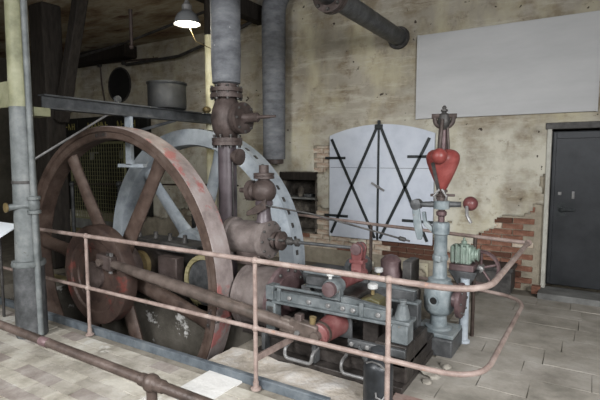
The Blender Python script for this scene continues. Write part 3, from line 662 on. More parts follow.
# crosshead
xh = thing('crosshead', 'red crosshead pin housing at the end of the connecting rod', 'crosshead', (-1.70, 3.4, .25))
part('block', MB().bb(-1.84, -1.56, 3.42, 3.84, .33, .56), 'greasy_iron', xh, .015)
part('pin_housing', MB().lathe((-1.70, 3.07, .34), (0, 1, 0), [(.06, -.06), (.082, -.05), (.084, .02), (.088, .03), (.105, .27), (.11, .28)], 28), 'red_paint', xh)
part('flange_plate', MB().bb(-1.83, -1.57, 3.34, 3.37, .22, .46).bb(-1.86, -1.54, 3.26, 3.40, .425, .445), 'machine_grey', xh, .008)
part('pin_collar', MB().lathe((-1.70, 3.05, .34), (0, 1, 0), [(.05, 0), (.092, .0), (.092, .025), (.05, .025)], 28, closed=True), 'rail_brown', xh)
part('pin', MB().cyl((-1.70, 2.955, .34), (-1.70, 3.45, .34), .036), 'rod_steel', xh)
# rocker
rk = thing('rocker_shaft', 'red rocker arm on a grey cross shaft above the slide bars', 'rocker', (-1.70, 3.5, .57))
RZ = .655
part('shaft', MB().cyl((-1.70, 3.18, RZ), (-1.70, 3.80, RZ), .032), 'grey_steel', rk)
part('end_cap', MB().lathe((-1.70, 3.17, RZ), (0, 1, 0), [(.03, 0), (.058, .005), (.062, .03), (.062, .05)], 24), 'maroon', rk)
part('bearing', MB().lathe((-1.70, 3.21, RZ), (0, 1, 0), [(.068, 0), (.075, .01), (.075, .08), (.066, .09), (.066, .15)], 24).bb(-1.78, -1.62, 3.225, 3.29, .567, RZ), 'blue_grey', rk)
part('red_sleeve', MB().lathe((-1.70, 3.42, RZ), (0, 1, 0), [(.048, 0), (.052, .02), (.056, .28), (.066, .30), (.066, .40)], 20), 'red_paint', rk)
part('oil_cup', MB().lathe((-1.72, 3.25, .72), (0, 0, 1), [(.015, 0), (.015, .03), (.032, .035), (.032, .06), (.02, .065)], 14), 'white_cap', rk)
ra = MB()
for s in (-1, 1):
    yy = VY + s * .038
    ra.prism([(-1.755, RZ - .04), (-1.645, RZ - .04), (-1.655, .80), (-1.64, VZ + .02), (-1.67, VZ + .06), (-1.73, VZ + .06), (-1.76, VZ + .02), (-1.745, .80)], 'y', yy - .014, yy + .014)
part('rocker_arm', ra, 'red_paint', rk, .006)
part('arm_collar', MB().lathe((-1.70, VY - .075, VZ + .01), (0, 1, 0), [(.03, 0), (.05, .005), (.05, .145), (.03, .15)], 20), 'maroon', rk)
part('arm_band', MB().bb(-1.765, -1.635, VY - .06, VY + .06, .765, .80), 'red_paint', rk, .006)
for i, (x, y, z, lb) in enumerate([(-1.43, 3.44, .60, 'white-topped oil cup beside the yellow grease on the slide bar'), (-1.60, 3.98, .60, 'white-topped oil cup behind the red rocker arm')]):
    oc = thing('oil_cup', lb, 'oil cup', (x, y, z), 'white oil cups')
    part('stem', MB().cyl((x, y, .596 if i == 0 else .56), (x, y, z + .05), .015, None, 10), 'brass', oc)
    part('cup', MB().lathe((x, y, z + .04), (0, 0, 1), [(.03, 0), (.042, .01), (.042, .04), (.036, .045)], 18), 'white_cap', oc)
gb = thing('grease_box', 'yellow greasy casting behind the front slide bar', 'casting', (-1.43, 3.44, .20))
part('bracket', MB().bb(-1.50, -1.36, 3.40, 3.50, .20, .47), 'greasy_iron', gb, .01)
part('tray', MB().prism([(-1.535, .47), (-1.33, .47), (-1.34, .57), (-1.42, .595), (-1.52, .56)], 'y', 3.36, 3.52), 'grease', gb, .015)
# ------------------------------------------------------------------ rear machine behind the crosshead
rm = thing('rear_pump', 'dark grey pump casting behind the red rocker arm', 'pump', (-1.9, 4.35, 0))
part('bed', MB().prism([(-2.55, 0), (-1.36, 0), (-1.36, .34), (-1.55, .40), (-2.2, .52), (-2.55, .52)], 'y', 4.18, 4.5), 'machine_grey', rm, .012)
part('bearing_ring', MB().lathe((-1.93, 4.16, .60), (0, 1, 0), [(.06, 0), (.11, 0), (.115, .1), (.11, .2), (.06, .2)], 28, closed=True), 'machine_grey', rm)
part('bearing_foot', MB().bb(-2.06, -1.80, 4.20, 4.34, .40, .52), 'machine_grey', rm, .01)
part('valve_box', MB().lathe((-1.60, 4.30, .36), (0, 0, 1), [(.12, 0), (.12, .22), (.10, .26), (.10, .34), (.06, .38), (.03, .39)], 24), 'maroon', rm)
part('discharge_pipe', MB().tube(fillet([(-1.60, 4.22, .50), (-1.60, 4.10, .46), (-1.25, 4.10, .46)], .05), .05, 14), 'dark_iron', rm)
part('cap', MB().lathe((-1.98, 4.32, .68), (0, 0, 1), [(.05, 0), (.05, .05), (.03, .07), (.03, .10)], 14), 'white_cap', rm)
part('back_plate', MB().bb(-1.45, -1.36, 4.20, 4.45, .34, .72), 'dark_iron', rm, .01)
# ------------------------------------------------------------------ governor
GX, GY = -1.068, 4.10
solo('stone_slab', MB().bb(-1.30, -.90, 3.91, 4.34, -.01, .15), 'machine_grey', (-1.1, 4.1, 0), 'grey stone block carrying the governor column', 'block', bev=.015)
g = thing('governor', 'blue-grey governor column topped by a red heart-shaped weight', 'governor', (GX, GY, .15))
def gl(name, prof, m, parent=None, n=32, c=(GX, GY)): return part(name, MB().lathe((c[0], c[1], 0), (0, 0, 1), prof, n), m, parent or g)
part('base_plate', MB().bb(GX - .17, GX + .17, GY - .17, GY + .17, .15, .185), 'governor_blue', g, .008)
gl('base_neck', [(.115, .185), (.115, .205), (.075, .215), (.07, .325), (.09, .345)], 'governor_blue')
hs = gl('gear_housing', [(.08, .31), (.105, .325), (.128, .36), (.134, .46), (.128, .56), (.112, .59), (.10, .605), (.10, .63), (.07, .645)], 'governor_blue')
d = Vector((-.10, -.995, 0)).normalized(); pc = Vector((GX, GY, .46)) + d * .124
part('inspection_hole', MB().lathe(pc, d, [(.032, 0), (.044, 0), (.044, .018), (.032, .018)], 20, closed=True), 'governor_blue', hs)
part('hole_lining', MB().lathe(pc, d, [(.034, .0), (.034, .013)], 20), 'dark_void', hs)  # solid dark disc, painted shade of the hole
dd = part('drive_disc', MB().lathe((GX + .12, GY, .46), (1, 0, 0), [(.07, 0), (.07, .04), (.15, .045), (.155, .06), (.155, .08), (.14, .09), (.05, .095)], 36), 'maroon', g)
bolt_ring(dd, (GX + .205, GY, .46), (1, 0, 0), .12, 8, .012, .018)
cl = gl('column', [(.072, .64), (.062, .66), (.058, .80), (.056, 1.02), (.062, 1.03), (.072, 1.035), (.074, 1.12), (.068, 1.135), (.03, 1.14)], 'governor_blue')
part('column_ring', MB().lathe((GX, GY, .80), (0, 0, 1), [(.052, 0), (.066, .0), (.07, .02), (.066, .045), (.052, .045)], 32, closed=True), 'governor_blue', cl)
part('ring_lug', MB().bb(GX - .03, GX + .03, GY - .10, GY - .06, .795, .855), 'governor_blue', cl, .012)
gl('spindle', [(.028, 1.13), (.028, 1.40), (.022, 1.41), (.022, 2.0)], 'maroon')
gl('spindle_collar', [(.03, 1.19), (.045, 1.20), (.045, 1.23), (.03, 1.24)], 'maroon')
lv = part('lever', MB().tube([(GX - .22, GY - .02, 1.285), (GX, GY, 1.295), (GX + .16, GY + .02, 1.30)], [.022, .03, .024], 12), 'machine_grey', g)
part('lever_hub', MB().lathe((GX, GY, 1.25), (0, 0, 1), [(.04, 0), (.068, .005), (.068, .075), (.04, .08)], 24), 'governor_blue', lv)
part('lever_boss', MB().lathe((GX - .22, GY - .06, 1.285), (0, 1, 0), [(.03, 0), (.048, .005), (.048, .09), (.03, .095)], 18), 'machine_grey', lv)
part('counterweight', MB().sph((GX + .235, GY + .03, 1.31), .062, 24, 14), 'red_paint', lv)
part('weight_handle', MB().tube([(GX + .22, GY - .04, 1.29), (GX + .235, GY - .09, 1.22), (GX + .27, GY - .10, 1.16)], .014, 8), 'grey_steel', lv)
lk = part('link_arm', MB().prism([(GX - .255, 1.28), (GX - .19, 1.28), (GX - .15, 1.02), (GX - .16, .97), (GX - .20, .97), (GX - .235, 1.1)], 'y', GY - .05, GY - .02), 'governor_blue', g, .006)
part('link_bracket', MB().prism([(GX - .17, 1.22), (GX - .14, 1.22), (GX - .13, 1.14), (GX - .07, 1.09), (GX - .07, 1.04), (GX - .15, 1.10)], 'y', GY - .03, GY + .02), 'governor_blue', g, .006)
part('fork_nuts', MB().lathe((GX, GY, 1.33), (0, 0, 1), [(.05, 0), (.05, .03), (.035, .035), (.035, .07), (.05, .075), (.045, .095)], 8).cyl((GX - .09, GY - .04, 1.375), (GX + .10, GY + .04, 1.375), .012, None, 8), 'rust_brown', g)
def heart():
    """cast weight: round cone with two shoulders and a notch between them"""
    mb = MB(); n = 36; rows = [(.00, .020), (.05, .045), (.12, .078), (.20, .112), (.26, .134), (.295, .142), (.325, .139), (.35, .124), (.368, .098), (.378, .06), (.380, .02)]
    for h, r in rows:
        for j in range(n):
            a = 2 * PI * j / n; c = math.cos(a); s_ = math.sin(a)
            rx = r * (1.02); ry = r * .80
            lift = .006 * (abs(c) ** 1.5 - .3) * (max(0, h - .25) / .11)
            ca, sa = math.cos(.55), math.sin(.55)
            x, y = rx * c, ry * s_
            mb.v.append((GX + .0 + x * ca - y * sa, GY + x * sa + y * ca, 1.395 + h + lift))
    k = len(rows)
    for i in range(k - 1):
        for j in range(n): j2 = (j + 1) % n; mb.f.append((i * n + j, i * n + j2, (i + 1) * n + j2, (i + 1) * n + j))
    mb.f.append(tuple(reversed(range(n)))); mb.f.append(tuple((k - 1) * n + j for j in range(n)))
    return mb
wt = part('heart_weight', heart(), 'bright_red', g)
part('weight_band', MB().bar((GX - .02, GY - .035, 1.41), (GX - .055, GY - .118, 1.66), .03, .012, (0, -1, .3)), 'dark_iron', wt)
b1_, b2_ = Vector((GX + .00, GY - .125, 1.715)), Vector((GX - .0, GY + .125, 1.70))
for b in (b1_, b2_):
    fb = part('fly_ball', MB().sph(b, .068, 24, 14), 'bright_red', g)
    s = -1 if b.y < GY else 1
    part('ball_arm', MB().tube([(GX, GY + s * .055, 2.03), (GX - .0, GY + s * .09, 1.88), (b.x, b.y, b.z + .05)], [.016, .014, .016], 10), 'rust_brown', fb)
for s in (-1, 1): part('lift_link', MB().tube([(GX + s * .03, GY, 1.98), (GX + s * .045, GY + .01, 1.73)], .013, 8), 'rust_brown', g)
part('yoke', MB().tube(fillet([(GX - .075, GY - .02, 2.07), (GX - .07, GY - .02, 1.99), (GX, GY, 1.955), (GX + .07, GY + .02, 1.99), (GX + .075, GY + .02, 2.07)], .05), .02, 10).cyl((GX - .10, GY - .03, 2.06), (GX + .10, GY + .03, 2.06), .022, None, 10), 'rust_brown', g)
gl('finial', [(.02, 1.94), (.045, 1.97), (.055, 2.02), (.045, 2.07), (.02, 2.09), (.018, 2.095), (.03, 2.10), (.03, 2.115), (.015, 2.12), (.02, 2.135), (.008, 2.15)], 'dark_iron', n=18)
for s in (-1, 1): part('foot_link', MB().tube([(GX + s * .01, GY - .05, 1.43), (GX + s * .055, GY - .06, 1.37), (GX + s * .04, GY - .04, 1.33)], .011, 8), 'grey_steel', g)
# ------------------------------------------------------------------ motor with handwheel
mo = thing('feed_pump', 'small pale green pump on a blue post behind the governor', 'pump', (-.92, 4.42, 0))
part('post', MB().cyl((-.90, 4.34, 0), (-.90, 4.34, .60), .042, None, 16), 'pale_blue', mo)
part('post_foot', MB().lathe((-.90, 4.34, 0), (0, 0, 1), [(.06, 0), (.06, .02), (.044, .03)], 16), 'pale_blue', mo)
part('bracket', MB().prism([(-1.06, .66), (-.80, .66), (-.82, .60), (-.90, .50), (-.96, .52)], 'y', 4.34, 4.50), 'machine_grey', mo, .008)
part('body', MB().bb(-1.05, -.86, 4.36, 4.52, .72, .89), 'green_paint', mo, .02)
part('side_flange', MB().lathe((-.86, 4.44, .81), (1, 0, 0), [(.07, 0), (.07, .02), (.05, .025), (.05, .04), (.06, .045), (.06, .055)], 18), 'green_paint', mo)
for x in (-.99, -.94, -.89): part('fin', MB().bb(x - .008, x + .008, 4.345, 4.36, .73, .91), 'green_paint', mo, .003)
part('top_nut', MB().lathe((-.94, 4.44, .88), (0, 0, 1), [(.05, 0), (.05, .02), (.025, .025), (.025, .05), (.012, .055), (.012, .08)], 12), 'green_paint', mo)
part('plate', MB().bb(-1.05, -.83, 4.34, 4.54, .66, .72), 'maroon', mo, .008)
hw = part('handwheel', MB().lathe((-.81, 4.56, .66), (0, 1, 0), [(.145, 0), (.165, .0), (.175, .025), (.165, .05), (.145, .05)], 36, closed=True), 'maroon', mo)
for k in range(5): a = 2 * PI * k / 5 + .3; part('spoke', MB().cyl((-.81, 4.585, .66), (-.81 + math.cos(a) * .15, 4.585, .66 + math.sin(a) * .15), .014, .011, 8), 'maroon', hw)
part('wheel_hub', MB().lathe((-.81, 4.50, .66), (0, 1, 0), [(.02, 0), (.035, .01), (.035, .12), (.02, .13)], 16), 'grey_steel', hw)
# ------------------------------------------------------------------ steam pipe with stop valve
PXp, PYp = -3.34, 3.90
sp = thing('steam_pipe', 'tall steam pipe with brown stop valve and grey lagging', 'pipe', (PXp, PYp, .02))
part('riser', MB().lathe((PXp, PYp, 0), (0, 0, 1), [(.15, .02), (.15, .06), (.10, .07), (.10, 1.85)], 32), 'pipe_paint', sp)
part('lagging', MB().lathe((PXp, PYp, 0), (0, 0, 1), [(.12, 2.485), (.15, 2.50), (.158, 2.7), (.158, 3.1), (.162, 3.6), (.162, ZC)], 32), 'lagging', sp)
lf = part('lower_flange', MB().lathe((PXp, PYp, 1.835), (0, 0, 1), [(.10, 0), (.165, .0), (.165, .035), (.16, .037), (.16, .043), (.165, .045), (.165, .08), (.10, .08)], 36), 'rust_brown', sp)
for k in range(8): a = 2 * PI * k / 8 + .2; part('bolt', MB().lathe((PXp + math.cos(a) * .143, PYp + math.sin(a) * .143, 1.81), (0, 0, 1), [(.015, 0), (.015, .025), (.010, .03), (.010, .12), (.015, .125), (.015, .14)], 6), 'dark_iron', lf)
part('valve_body', MB().lathe((PXp, PYp, 1.91), (0, 0, 1), [(.10, 0), (.12, .03), (.155, .10), (.17, .20), (.16, .30), (.13, .38), (.11, .42), (.11, .45)], 36), 'rust_brown', sp)
uf = part('upper_flange', MB().lathe((PXp, PYp, 2.34), (0, 0, 1), [(.10, 0), (.175, .0), (.175, .04), (.15, .045), (.15, .06), (.175, .065), (.175, .105), (.12, .11), (.12, .16)], 36), 'rust_brown', sp)
for k in range(8): a = 2 * PI * k / 8; part('bolt', MB().lathe((PXp + math.cos(a) * .155, PYp + math.sin(a) * .155, 2.32), (0, 0, 1), [(.015, 0), (.015, .02), (.010, .025), (.010, .13), (.015, .135), (.015, .15)], 6), 'dark_iron', uf)
bo = part('bonnet', MB().lathe((PXp + .08, PYp, 2.12), (1, 0, 0), [(.12, 0), (.12, .08), (.165, .085), (.165, .12), (.16, .122), (.16, .128), (.165, .13), (.165, .165), (.06, .17), (.05, .20), (.05, .33), (.035, .34)], 32), 'rust_brown', sp)
bolt_ring(bo, (PXp + .245, PYp, 2.12), (1, 0, 0), .14, 8, .015, .025)
part('valve_stem', MB().lathe((PXp + .40, PYp, 2.12), (1, 0, 0), [(.035, 0), (.035, .03), (.02, .04), (.018, .17), (.012, .18), (.012, .24)], 14), 'rust_brown', bo)
part('drain_stub', MB().lathe((PXp + .09, PYp, 1.72), (1, 0, -.12), [(.06, 0), (.06, .05), (.09, .055), (.09, .09), (.05, .10)], 20), 'rust_brown', sp)
part('drain_line', MB().tube([(PXp + .115, PYp - .05, 1.66), (PXp + .12, PYp - .05, 1.2), (PXp + .11, PYp - .06, .9)], .008, 8), 'dark_iron', sp)
# second lagged pipe by the wall
p2 = thing('exhaust_pipe', 'grey lagged pipe beside the wall, bending at the top', 'pipe', (-4.32, 6.2, 1.68))
part('lagged_run', MB().tube([(-4.32, 6.2, 1.68), (-4.32, 6.2, 2.4), (-4.32, 6.2, 3.1)] + fillet([(-4.32, 6.2, 3.5), (-4.32, 6.2, 4.35), (-3.4, 6.2, 4.5)], .6, 10) + [(-2.5, 6.2, 4.52)], [.18, .182, .186] + [.19] * 13 + [.19], 28), 'lagging', p2)
part('end_collar', MB().lathe((-4.32, 6.2, 1.60), (0, 0, 1), [(.10, 0), (.15, .01), (.15, .09)], 24), 'rust_brown', p2)
part('wall_bracket', MB().bb(-4.36, -4.28, 6.3, YW - .03, 2.2, 2.26), 'dark_iron', p2)
# pipe into the wall, upper middle
p3 = thing('wall_pipe', 'dark grey horizontal pipe entering the wall beside the white board', 'pipe', (-2.36, 5.2, 3.28))
part('run', MB().cyl((-2.36, 2.6, 3.40), (-2.36, YW + .02, 3.40), .115, None, 28), 'machine_grey', p3)
part('wall_collar', MB().lathe((-2.36, YW - .04, 3.40), (0, 1, 0), [(.115, 0), (.15, .0), (.16, .02), (.16, .05)], 24), 'dark_iron', p3)
fl = part('flange', MB().lathe((-2.36, 4.38, 3.40), (0, 1, 0), [(.11, 0), (.19, .0), (.19, .04), (.17, .045), (.17, .06), (.19, .065), (.19, .105), (.11, .11)], 28), 'rust_brown', p3)
bolt_ring(fl, (-2.36, 4.38, 3.40), (0, -1, 0), .16, 8, .018, .03)
part('hanger', MB().bb(-2.38, -2.34, 3.6, 3.64, 3.5, ZC), 'dark_iron', p3)
# ------------------------------------------------------------------ left column, crossbeam and what it carries
CXl, CYl = -4.49, 2.34
co = thing('iron_column', 'tall cast iron column with a conduit at the left edge', 'column', (CXl, CYl, 0))
part('pedestal', MB().lathe((CXl, CYl, 0), (0, 0, 1), [(.138, 0), (.134, .66), (.128, .70)], 12), 'machine_grey', co)
part('ring', MB().lathe((CXl, CYl, .68), (0, 0, 1), [(.10, 0), (.142, .0), (.148, .02), (.142, .05), (.10, .06)], 32), 'column_paint', co)
part('shaft', MB().lathe((CXl, CYl, .72), (0, 0, 1), [(.112, 0), (.106, .3), (.099, 1.0), (.094, 1.45)], 32), 'column_paint', co)
part('upper_shaft', MB().lathe((CXl, CYl, 2.16), (0, 0, 1), [(.094, 0), (.084, 1.0), (.08, ZC - 2.16)], 32), 'column_cream', co)  # yellow light on the upper column is put into its colour
cx2, cy2 = CXl + .125, CYl + .01
cdn = part('conduit', MB().cyl((cx2 + .005, cy2, .02), (cx2, cy2, ZC), .028, None, 14), 'column_paint', co)
for z in (1.20, 1.33): part('coupling', MB().lathe((cx2, cy2, z - .02), (0, 0, 1), [(.03, 0), (.058, .005), (.058, .035), (.03, .04)], 14), 'column_paint', cdn)
part('tee', MB().cyl((cx2, cy2 - .0, 1.265), (CXl - .02, CYl - .14, 1.245), .03, None, 12).lathe((cx2, cy2, 1.22), (0, 0, 1), [(.04, 0), (.05, .02), (.05, .07), (.04, .09)], 14), 'column_paint', cdn)
part('cock_wheel', MB().lathe((CXl - .03, CYl - .15, 1.245), (-.1, -1, 0), [(.02, 0), (.045, .005), (.045, .02), (.02, .025)], 16), 'brass', cdn)
part('sign_plate', MB().bb(CXl - .42, CXl - .11, CYl - .01, CYl + .01, 2.18, 2.42), 'column_cream', co)
part('collar_band', MB().lathe((CXl, CYl, 1.46), (0, 0, 1), [(.09, 0), (.108, 0), (.108, .03), (.09, .03)], 28, closed=True), 'dark_iron', co)
BXm = -4.60
bm_ = thing('crossbeam', 'grey steel beam crossing above the flywheel', 'beam', (BXm, 4.0, 2.2))
part('web', MB().bb(BXm - .008, BXm + .008, 2.60, 5.03, 2.20, 2.31), 'beam_steel', bm_)
part('bottom_flange', MB().bb(BXm - .06, BXm + .06, 2.60, 5.03, 2.185, 2.20), 'beam_steel', bm_)
part('top_flange', MB().bb(BXm - .06, BXm + .06, 2.60, 5.03, 2.31, 2.325), 'beam_steel', bm_)
part('bracket', MB().bb(BXm - .1, BXm + .12, 2.46, 2.62, 2.10, 2.185), 'column_cream', bm_, .006)
part('bracket_strap', MB().bar((BXm + .05, 2.44, 2.16), (BXm + .02, 2.46, 1.9), .012, .04, (1, 0, 0)), 'rail_brown', bm_)
part('hanger', MB().bb(BXm - .05, BXm + .05, 3.60, 3.64, 1.62, 2.185).bb(BXm - .2, BXm + .25, 3.60, 3.66, 1.59, 1.63), 'pale_blue', bm_)
part('brace', MB().cyl((BXm, 3.35, 2.19), (BXm - .35, 2.58, 1.62), .012, None, 8), 'grey_steel', bm_)
part('brace', MB().cyl((BXm, 4.35, 2.19), (BXm - .1, 3.66, 1.98), .02, None, 8), 'beam_steel', bm_)
tk = thing('small_tank', 'dark grey round tank standing on the crossbeam', 'tank', (BXm, 4.22, 2.325))
part('drum', MB().lathe((BXm, 4.22, 2.325), (0, 0, 1), [(.235, 0), (.24, .01), (.24, .31), (.235, .32), (.22, .32), (.22, .28)], 36), 'tank_grey', tk)
part('rim', MB().lathe((BXm, 4.22, 2.63), (0, 0, 1), [(.235, 0), (.252, .0), (.252, .02), (.235, .02)], 36, closed=True), 'tank_grey', tk)
solo('pulley_wheel', MB().lathe((BXm - .02, 3.48, 2.367), (1, 0, 0), [(.01, 0), (.02, 0), (.042, .005), (.034, .02), (.042, .035), (.02, .04), (.01, .04)], 20), 'machine_grey', (BXm, 3.48, 2.325), 'small grey pulley on the crossbeam above the flywheel top', 'pulley')
solo('brass_knob', MB().sph((BXm + .02, 4.92, 2.375), .06, 16, 10, (1, 1, .8)).cyl((BXm + .02, 4.92, 2.32), (BXm + .02, 4.92, 2.35), .03), 'brass', (BXm + .02, 4.92, 2.325), 'yellow brass knob on the crossbeam near the steam pipe', 'knob')
ic = thing('slim_column', 'slim cream column with a dark upper part behind the steam pipe', 'column', (BXm - .075, 5.10, 0))
part('base', MB().lathe((BXm - .075, 5.10, 0), (0, 0, 1), [(.11, 0), (.10, .05), (.066, .09)], 20), 'dark_iron', ic)
part('cream_shaft', MB().lathe((BXm - .075, 5.10, .0), (0, 0, 1), [(.066, 0), (.066, 3.44)], 20), 'cream_paint', ic)
part('dark_shaft', MB().lathe((BXm - .075, 5.10, 3.44), (0, 0, 1), [(.066, 0), (.066, ZC - 3.44)], 20), 'timber_dark', ic)
solo('timber_post', MB().bb(-7.22, -6.86, 3.95, 4.25, 0, 3.98), 'timber_dark', (-7.04, 4.1, 0), 'dark upright timber post behind the iron column', 'post', bev=.02)
solo('timber_brace', MB().bar((-6.74, 4.1, 2.25), (-6.14, 4.1, 3.97), .16, .16, (0, 1, 0)), 'timber_dark', (-6.6, 4.1, 2.2), 'dark leaning timber brace beside the upright post', 'brace', bev=.015)
# ------------------------------------------------------------------ lamp
LX, LY, LZ = -4.0, 4.0, 3.235
la = thing('pendant_lamp', 'grey enamel pendant lamp glowing below the ceiling', 'lamp', (LX, LY, LZ))
part('lamp_shade', MB().lathe((LX, LY, LZ), (0, 0, 1), [(.150, 0), (.147, .012), (.137, .06), (.112, .11), (.075, .14), (.05, .15), (.045, .143), (.07, .133), (.105, .103), (.130, .057), (.142, .009)], 40, closed=True), 'enamel_grey', la)
part('socket', MB().lathe((LX, LY, LZ + .143), (0, 0, 1), [(.045, 0), (.06, .015), (.06, .07), (.04, .085), (.025, .12)], 20), 'grey_steel', la)
part('bulb', MB().lathe((LX, LY, LZ + .006), (0, 0, 1), [(.138, 0), (.126, .05), (.075, .10), (.03, .12)], 28), 'lamp_glow', la)
part('cord', MB().tube([(LX, LY, LZ + .25), (LX, LY, ZC)], .01, 8), 'dark_iron', la)
part('side_cord', MB().tube([(LX + .02, LY, LZ + .01), (LX + .03, LY + .03, LZ - .07), (LX + .11, LY + .02, LZ - .2), (LX + .25, LY + .3, LZ - .30), (BXm + .03, 5.05, 3.05)], .006, 6), 'brass', la)
ll = bpy.data.lights.new('lamp_light', 'POINT'); ll.energy = 32; ll.color = (1, .92, .72); ll.shadow_soft_size = .08
lo = bpy.data.objects.new('lamp_light', ll); COL.objects.link(lo); lo.location = (LX, LY, LZ - .02); lo.parent = la; lo.location = (0, 0, -.03)
# ------------------------------------------------------------------ guard railing
RYf, ZT, ZM = 2.62, .965, .465
gr = thing('guard_railing', 'pinkish painted pipe railing around the engine', 'railing', (-2.0, RYf, 0))
back = [(-.40, 4.42), (-1.43, 4.66), (-2.0, 4.78), (-3.3, 5.10)]
def rail_path(z): return fillet([(-7.2, RYf, z), (-.44, RYf, z), (-.40, 4.42, z)], .3, 8)
part('top_rail', MB().tube(rail_path(ZT), .019, 14), 'rail_paint', gr)
part('mid_rail', MB().tube(fillet([(-7.2, RYf, ZM), (-.44, RYf, ZM), (-.40, 4.42, ZM), (-1.43, 4.66, ZM), (-2.2, 4.82, ZM)], .28, 8), .017, 14), 'rail_paint', gr)
part('back_rail', MB().tube([(*p, ZT) for p in back], .018, 12), 'rail_paint', gr)
part('rail_joint', MB().sph((-.40, 4.42, ZT), .03, 12, 8), 'rail_paint', gr)
for x in (-4.0, -2.0, -.985, -6.0):
    po = part('post', MB().cyl((x, RYf, 0), (x, RYf, ZT), .0165, None, 12), 'rail_paint', gr)
    for z in (ZT, ZM): part('collar', MB().sph((x, RYf, z), .028, 14, 10), 'rail_paint', po)
    part('foot', MB().lathe((x, RYf, 0), (0, 0, 1), [(.04, 0), (.04, .012), (.022, .02), (.022, .06)], 14), 'rail_paint', po)
for x, y in ((-.86, 4.53), (-2.02, 4.785)):
    po = part('post', MB().cyl((x, y, 0), (x, y, ZT), .018, None, 12), 'rail_brown', gr)
part('stay_bar', MB().bar((-2.0, 2.62, .235), (-1.985, 3.10, .225), .02, .05), 'rail_paint', gr, .003)
rr = thing('rear_railing', 'thin dark railing with ball-topped posts behind the flywheel', 'railing', (-6.8, 5.25, 0))
part('rail', MB().tube([(-9.0, 5.25, 1.19), (-6.97, 5.25, 1.24), (-5.0, 5.25, 1.29), (-4.3, 5.25, 1.30)], .013, 8), 'rail_brown', rr)
for x, z in ((-8.38, 1.205), (-6.98, 1.24), (-5.2, 1.285)):
    po = part('post', MB().cyl((x, 5.25, 0), (x, 5.25, z), .036, .032, 12), 'machine_grey', rr)
    part('ball', MB().sph((x, 5.25, z), .055, 14, 10), 'machine_grey', po)
# kerb
kb = thing('steel_kerb', 'blue-grey steel angle kerb along the wheel pit edge', 'kerb', (-3.5, KY, 0))
part('upright', MB().bb(-7.2, -1.42, KY - .012, KY, -.01, .06), 'kerb_steel', kb, .003)
part('flange', MB().bb(-7.2, -1.42, KY, KY + .035, .049, .06), 'kerb_steel', kb, .003)
# front pipe rail
fr = thing('front_pipe_rail', 'dark brown pipe handrail in the near left corner', 'railing', (-1.2, 1.0, 0))
part('pipe', MB().cyl((-3.6, 1.035, .95), (-.62, 1.0, .95), .018, None, 18), 'rail_brown', fr)
kn = part('ball_joint', MB().sph((-1.205, 1.005, .95), .031, 20, 14), 'rail_brown', fr)
part('joint_collar', MB().lathe((-1.26, 1.006, .95), (1, 0, 0), [(.018, 0), (.022, .005), (.022, .11), (.018, .115)], 18), 'rail_brown', kn)
part('post', MB().cyl((-1.205, 1.005, 0), (-1.205, 1.005, .95), .018, None, 16), 'rail_brown', fr)
part('sleeve', MB().lathe((-1.88, 1.013, .95), (1, 0, 0), [(.018, 0), (.0195, .003), (.0195, .05), (.018, .053)], 18), 'maroon', fr)
# info board
ib = thing('info_board', 'tilted white information sheet behind the iron column', 'sign', (-5.25, 2.42, 0))
part('sheet', MB().box((-5.25, 2.42, .93), (.42, .30, .012), Matrix.Rotation(math.radians(28), 3, 'X')), 'paper_white', ib)
part('stand', MB().cyl((-5.25, 2.45, 0), (-5.25, 2.45, .92), .015, None, 10), 'dark_iron', ib)
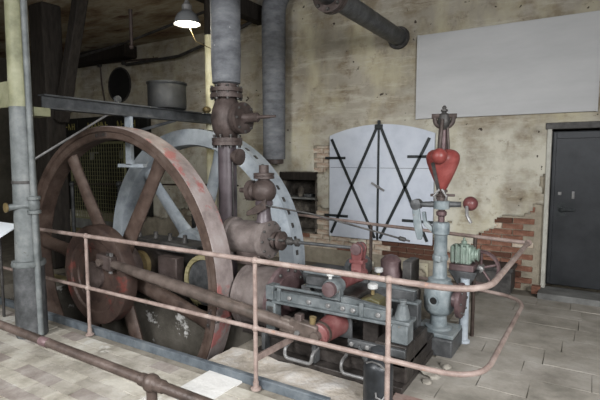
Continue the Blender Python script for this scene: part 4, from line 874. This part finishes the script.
# oil can
ox, oy = -1.14, 2.86
oc = thing('oil_can', 'black oil can with spout and wire handle beside the railing', 'can', (ox, oy, 0.0))
part('body', MB().lathe((ox, oy, 0), (0, 0, 1), [(.084, 0.0), (.088, .01), (.088, .25), (.082, .275), (.055, .305), (.042, .315), (.042, .335)], 32), 'black_paint', oc)
part('lid', MB().lathe((ox, oy, .333), (0, 0, 1), [(.046, 0), (.05, .005), (.048, .025), (.03, .035)], 24), 'black_paint', oc)
part('spout', MB().tube([(ox - .05, oy - .02, .26), (ox - .085, oy - .04, .32), (ox - .105, oy - .05, .375)], [.018, .014, .010], 12), 'machine_grey', oc)
part('wire_handle', MB().tube([(ox + .06, oy - .055, .265), (ox + .04, oy - .075, .30), (ox - .01, oy - .07, .305), (ox - .05, oy - .06, .285)], .006, 8), 'grey_steel', oc)
part('side_loop', MB().tube([(ox + .02, oy - .085, .13), (ox + .03, oy - .105, .115), (ox + .06, oy - .09, .10), (ox + .07, oy - .055, .12)], .006, 8), 'grey_steel', oc)
oc.scale = (1.15, 1.15, 1.15)
# rubble
for i, (x, y, s, lb) in enumerate([(-.96, 3.52, .07, 'largest broken stone beside the governor block'), (-.90, 3.72, .045, 'small broken stone nearest the governor block corner'), (-.96, 3.38, .035, 'small broken stone nearest the engine bed end')]):
    bm2 = bmesh.new(); bmesh.ops.create_icosphere(bm2, subdivisions=2, radius=s)
    for v in bm2.verts: v.co *= 1 + .8 * noise.noise(v.co * 17 + Vector((i * 7, 0, 0))); v.co.z = max(v.co.z * .5, -s * .3)
    me = bpy.data.meshes.new('broken_stone'); bm2.to_mesh(me); bm2.free(); me.materials.append(MATS['slab_b'])
    tag(link('broken_stone', me, None, (x, y, s * .3)), lb, 'stone', 'rubble by the governor')
# yellow plank platform far left
pk = thing('plank_platform', 'yellowed plank platform behind the flywheel', 'platform', (-7.6, 5.75, 0))
for k in range(3): part('plank', MB().bb(-9.4, -6.9, 5.45 + k * .17, 5.60 + k * .17, .16, .20), 'timber_yellow', pk, .006)
for x in (-9.2, -8.1, -7.1): part('joist', MB().bb(x - .05, x + .05, 5.46, 5.93, 0, .16), 'timber_dark', pk)


pl_ = thing('pit_ledgers', 'yellowed plank ledgers laid across the left end of the wheel pit', 'plank', (-6.4, 3.9, 0))
for yy, zz in ((3.62, .0), (4.05, .02), (4.36, .0)): part('plank', MB().bb(-6.75, -5.26, yy, yy + .12, zz - .012, zz + .03), 'timber_yellow', pl_, .006)
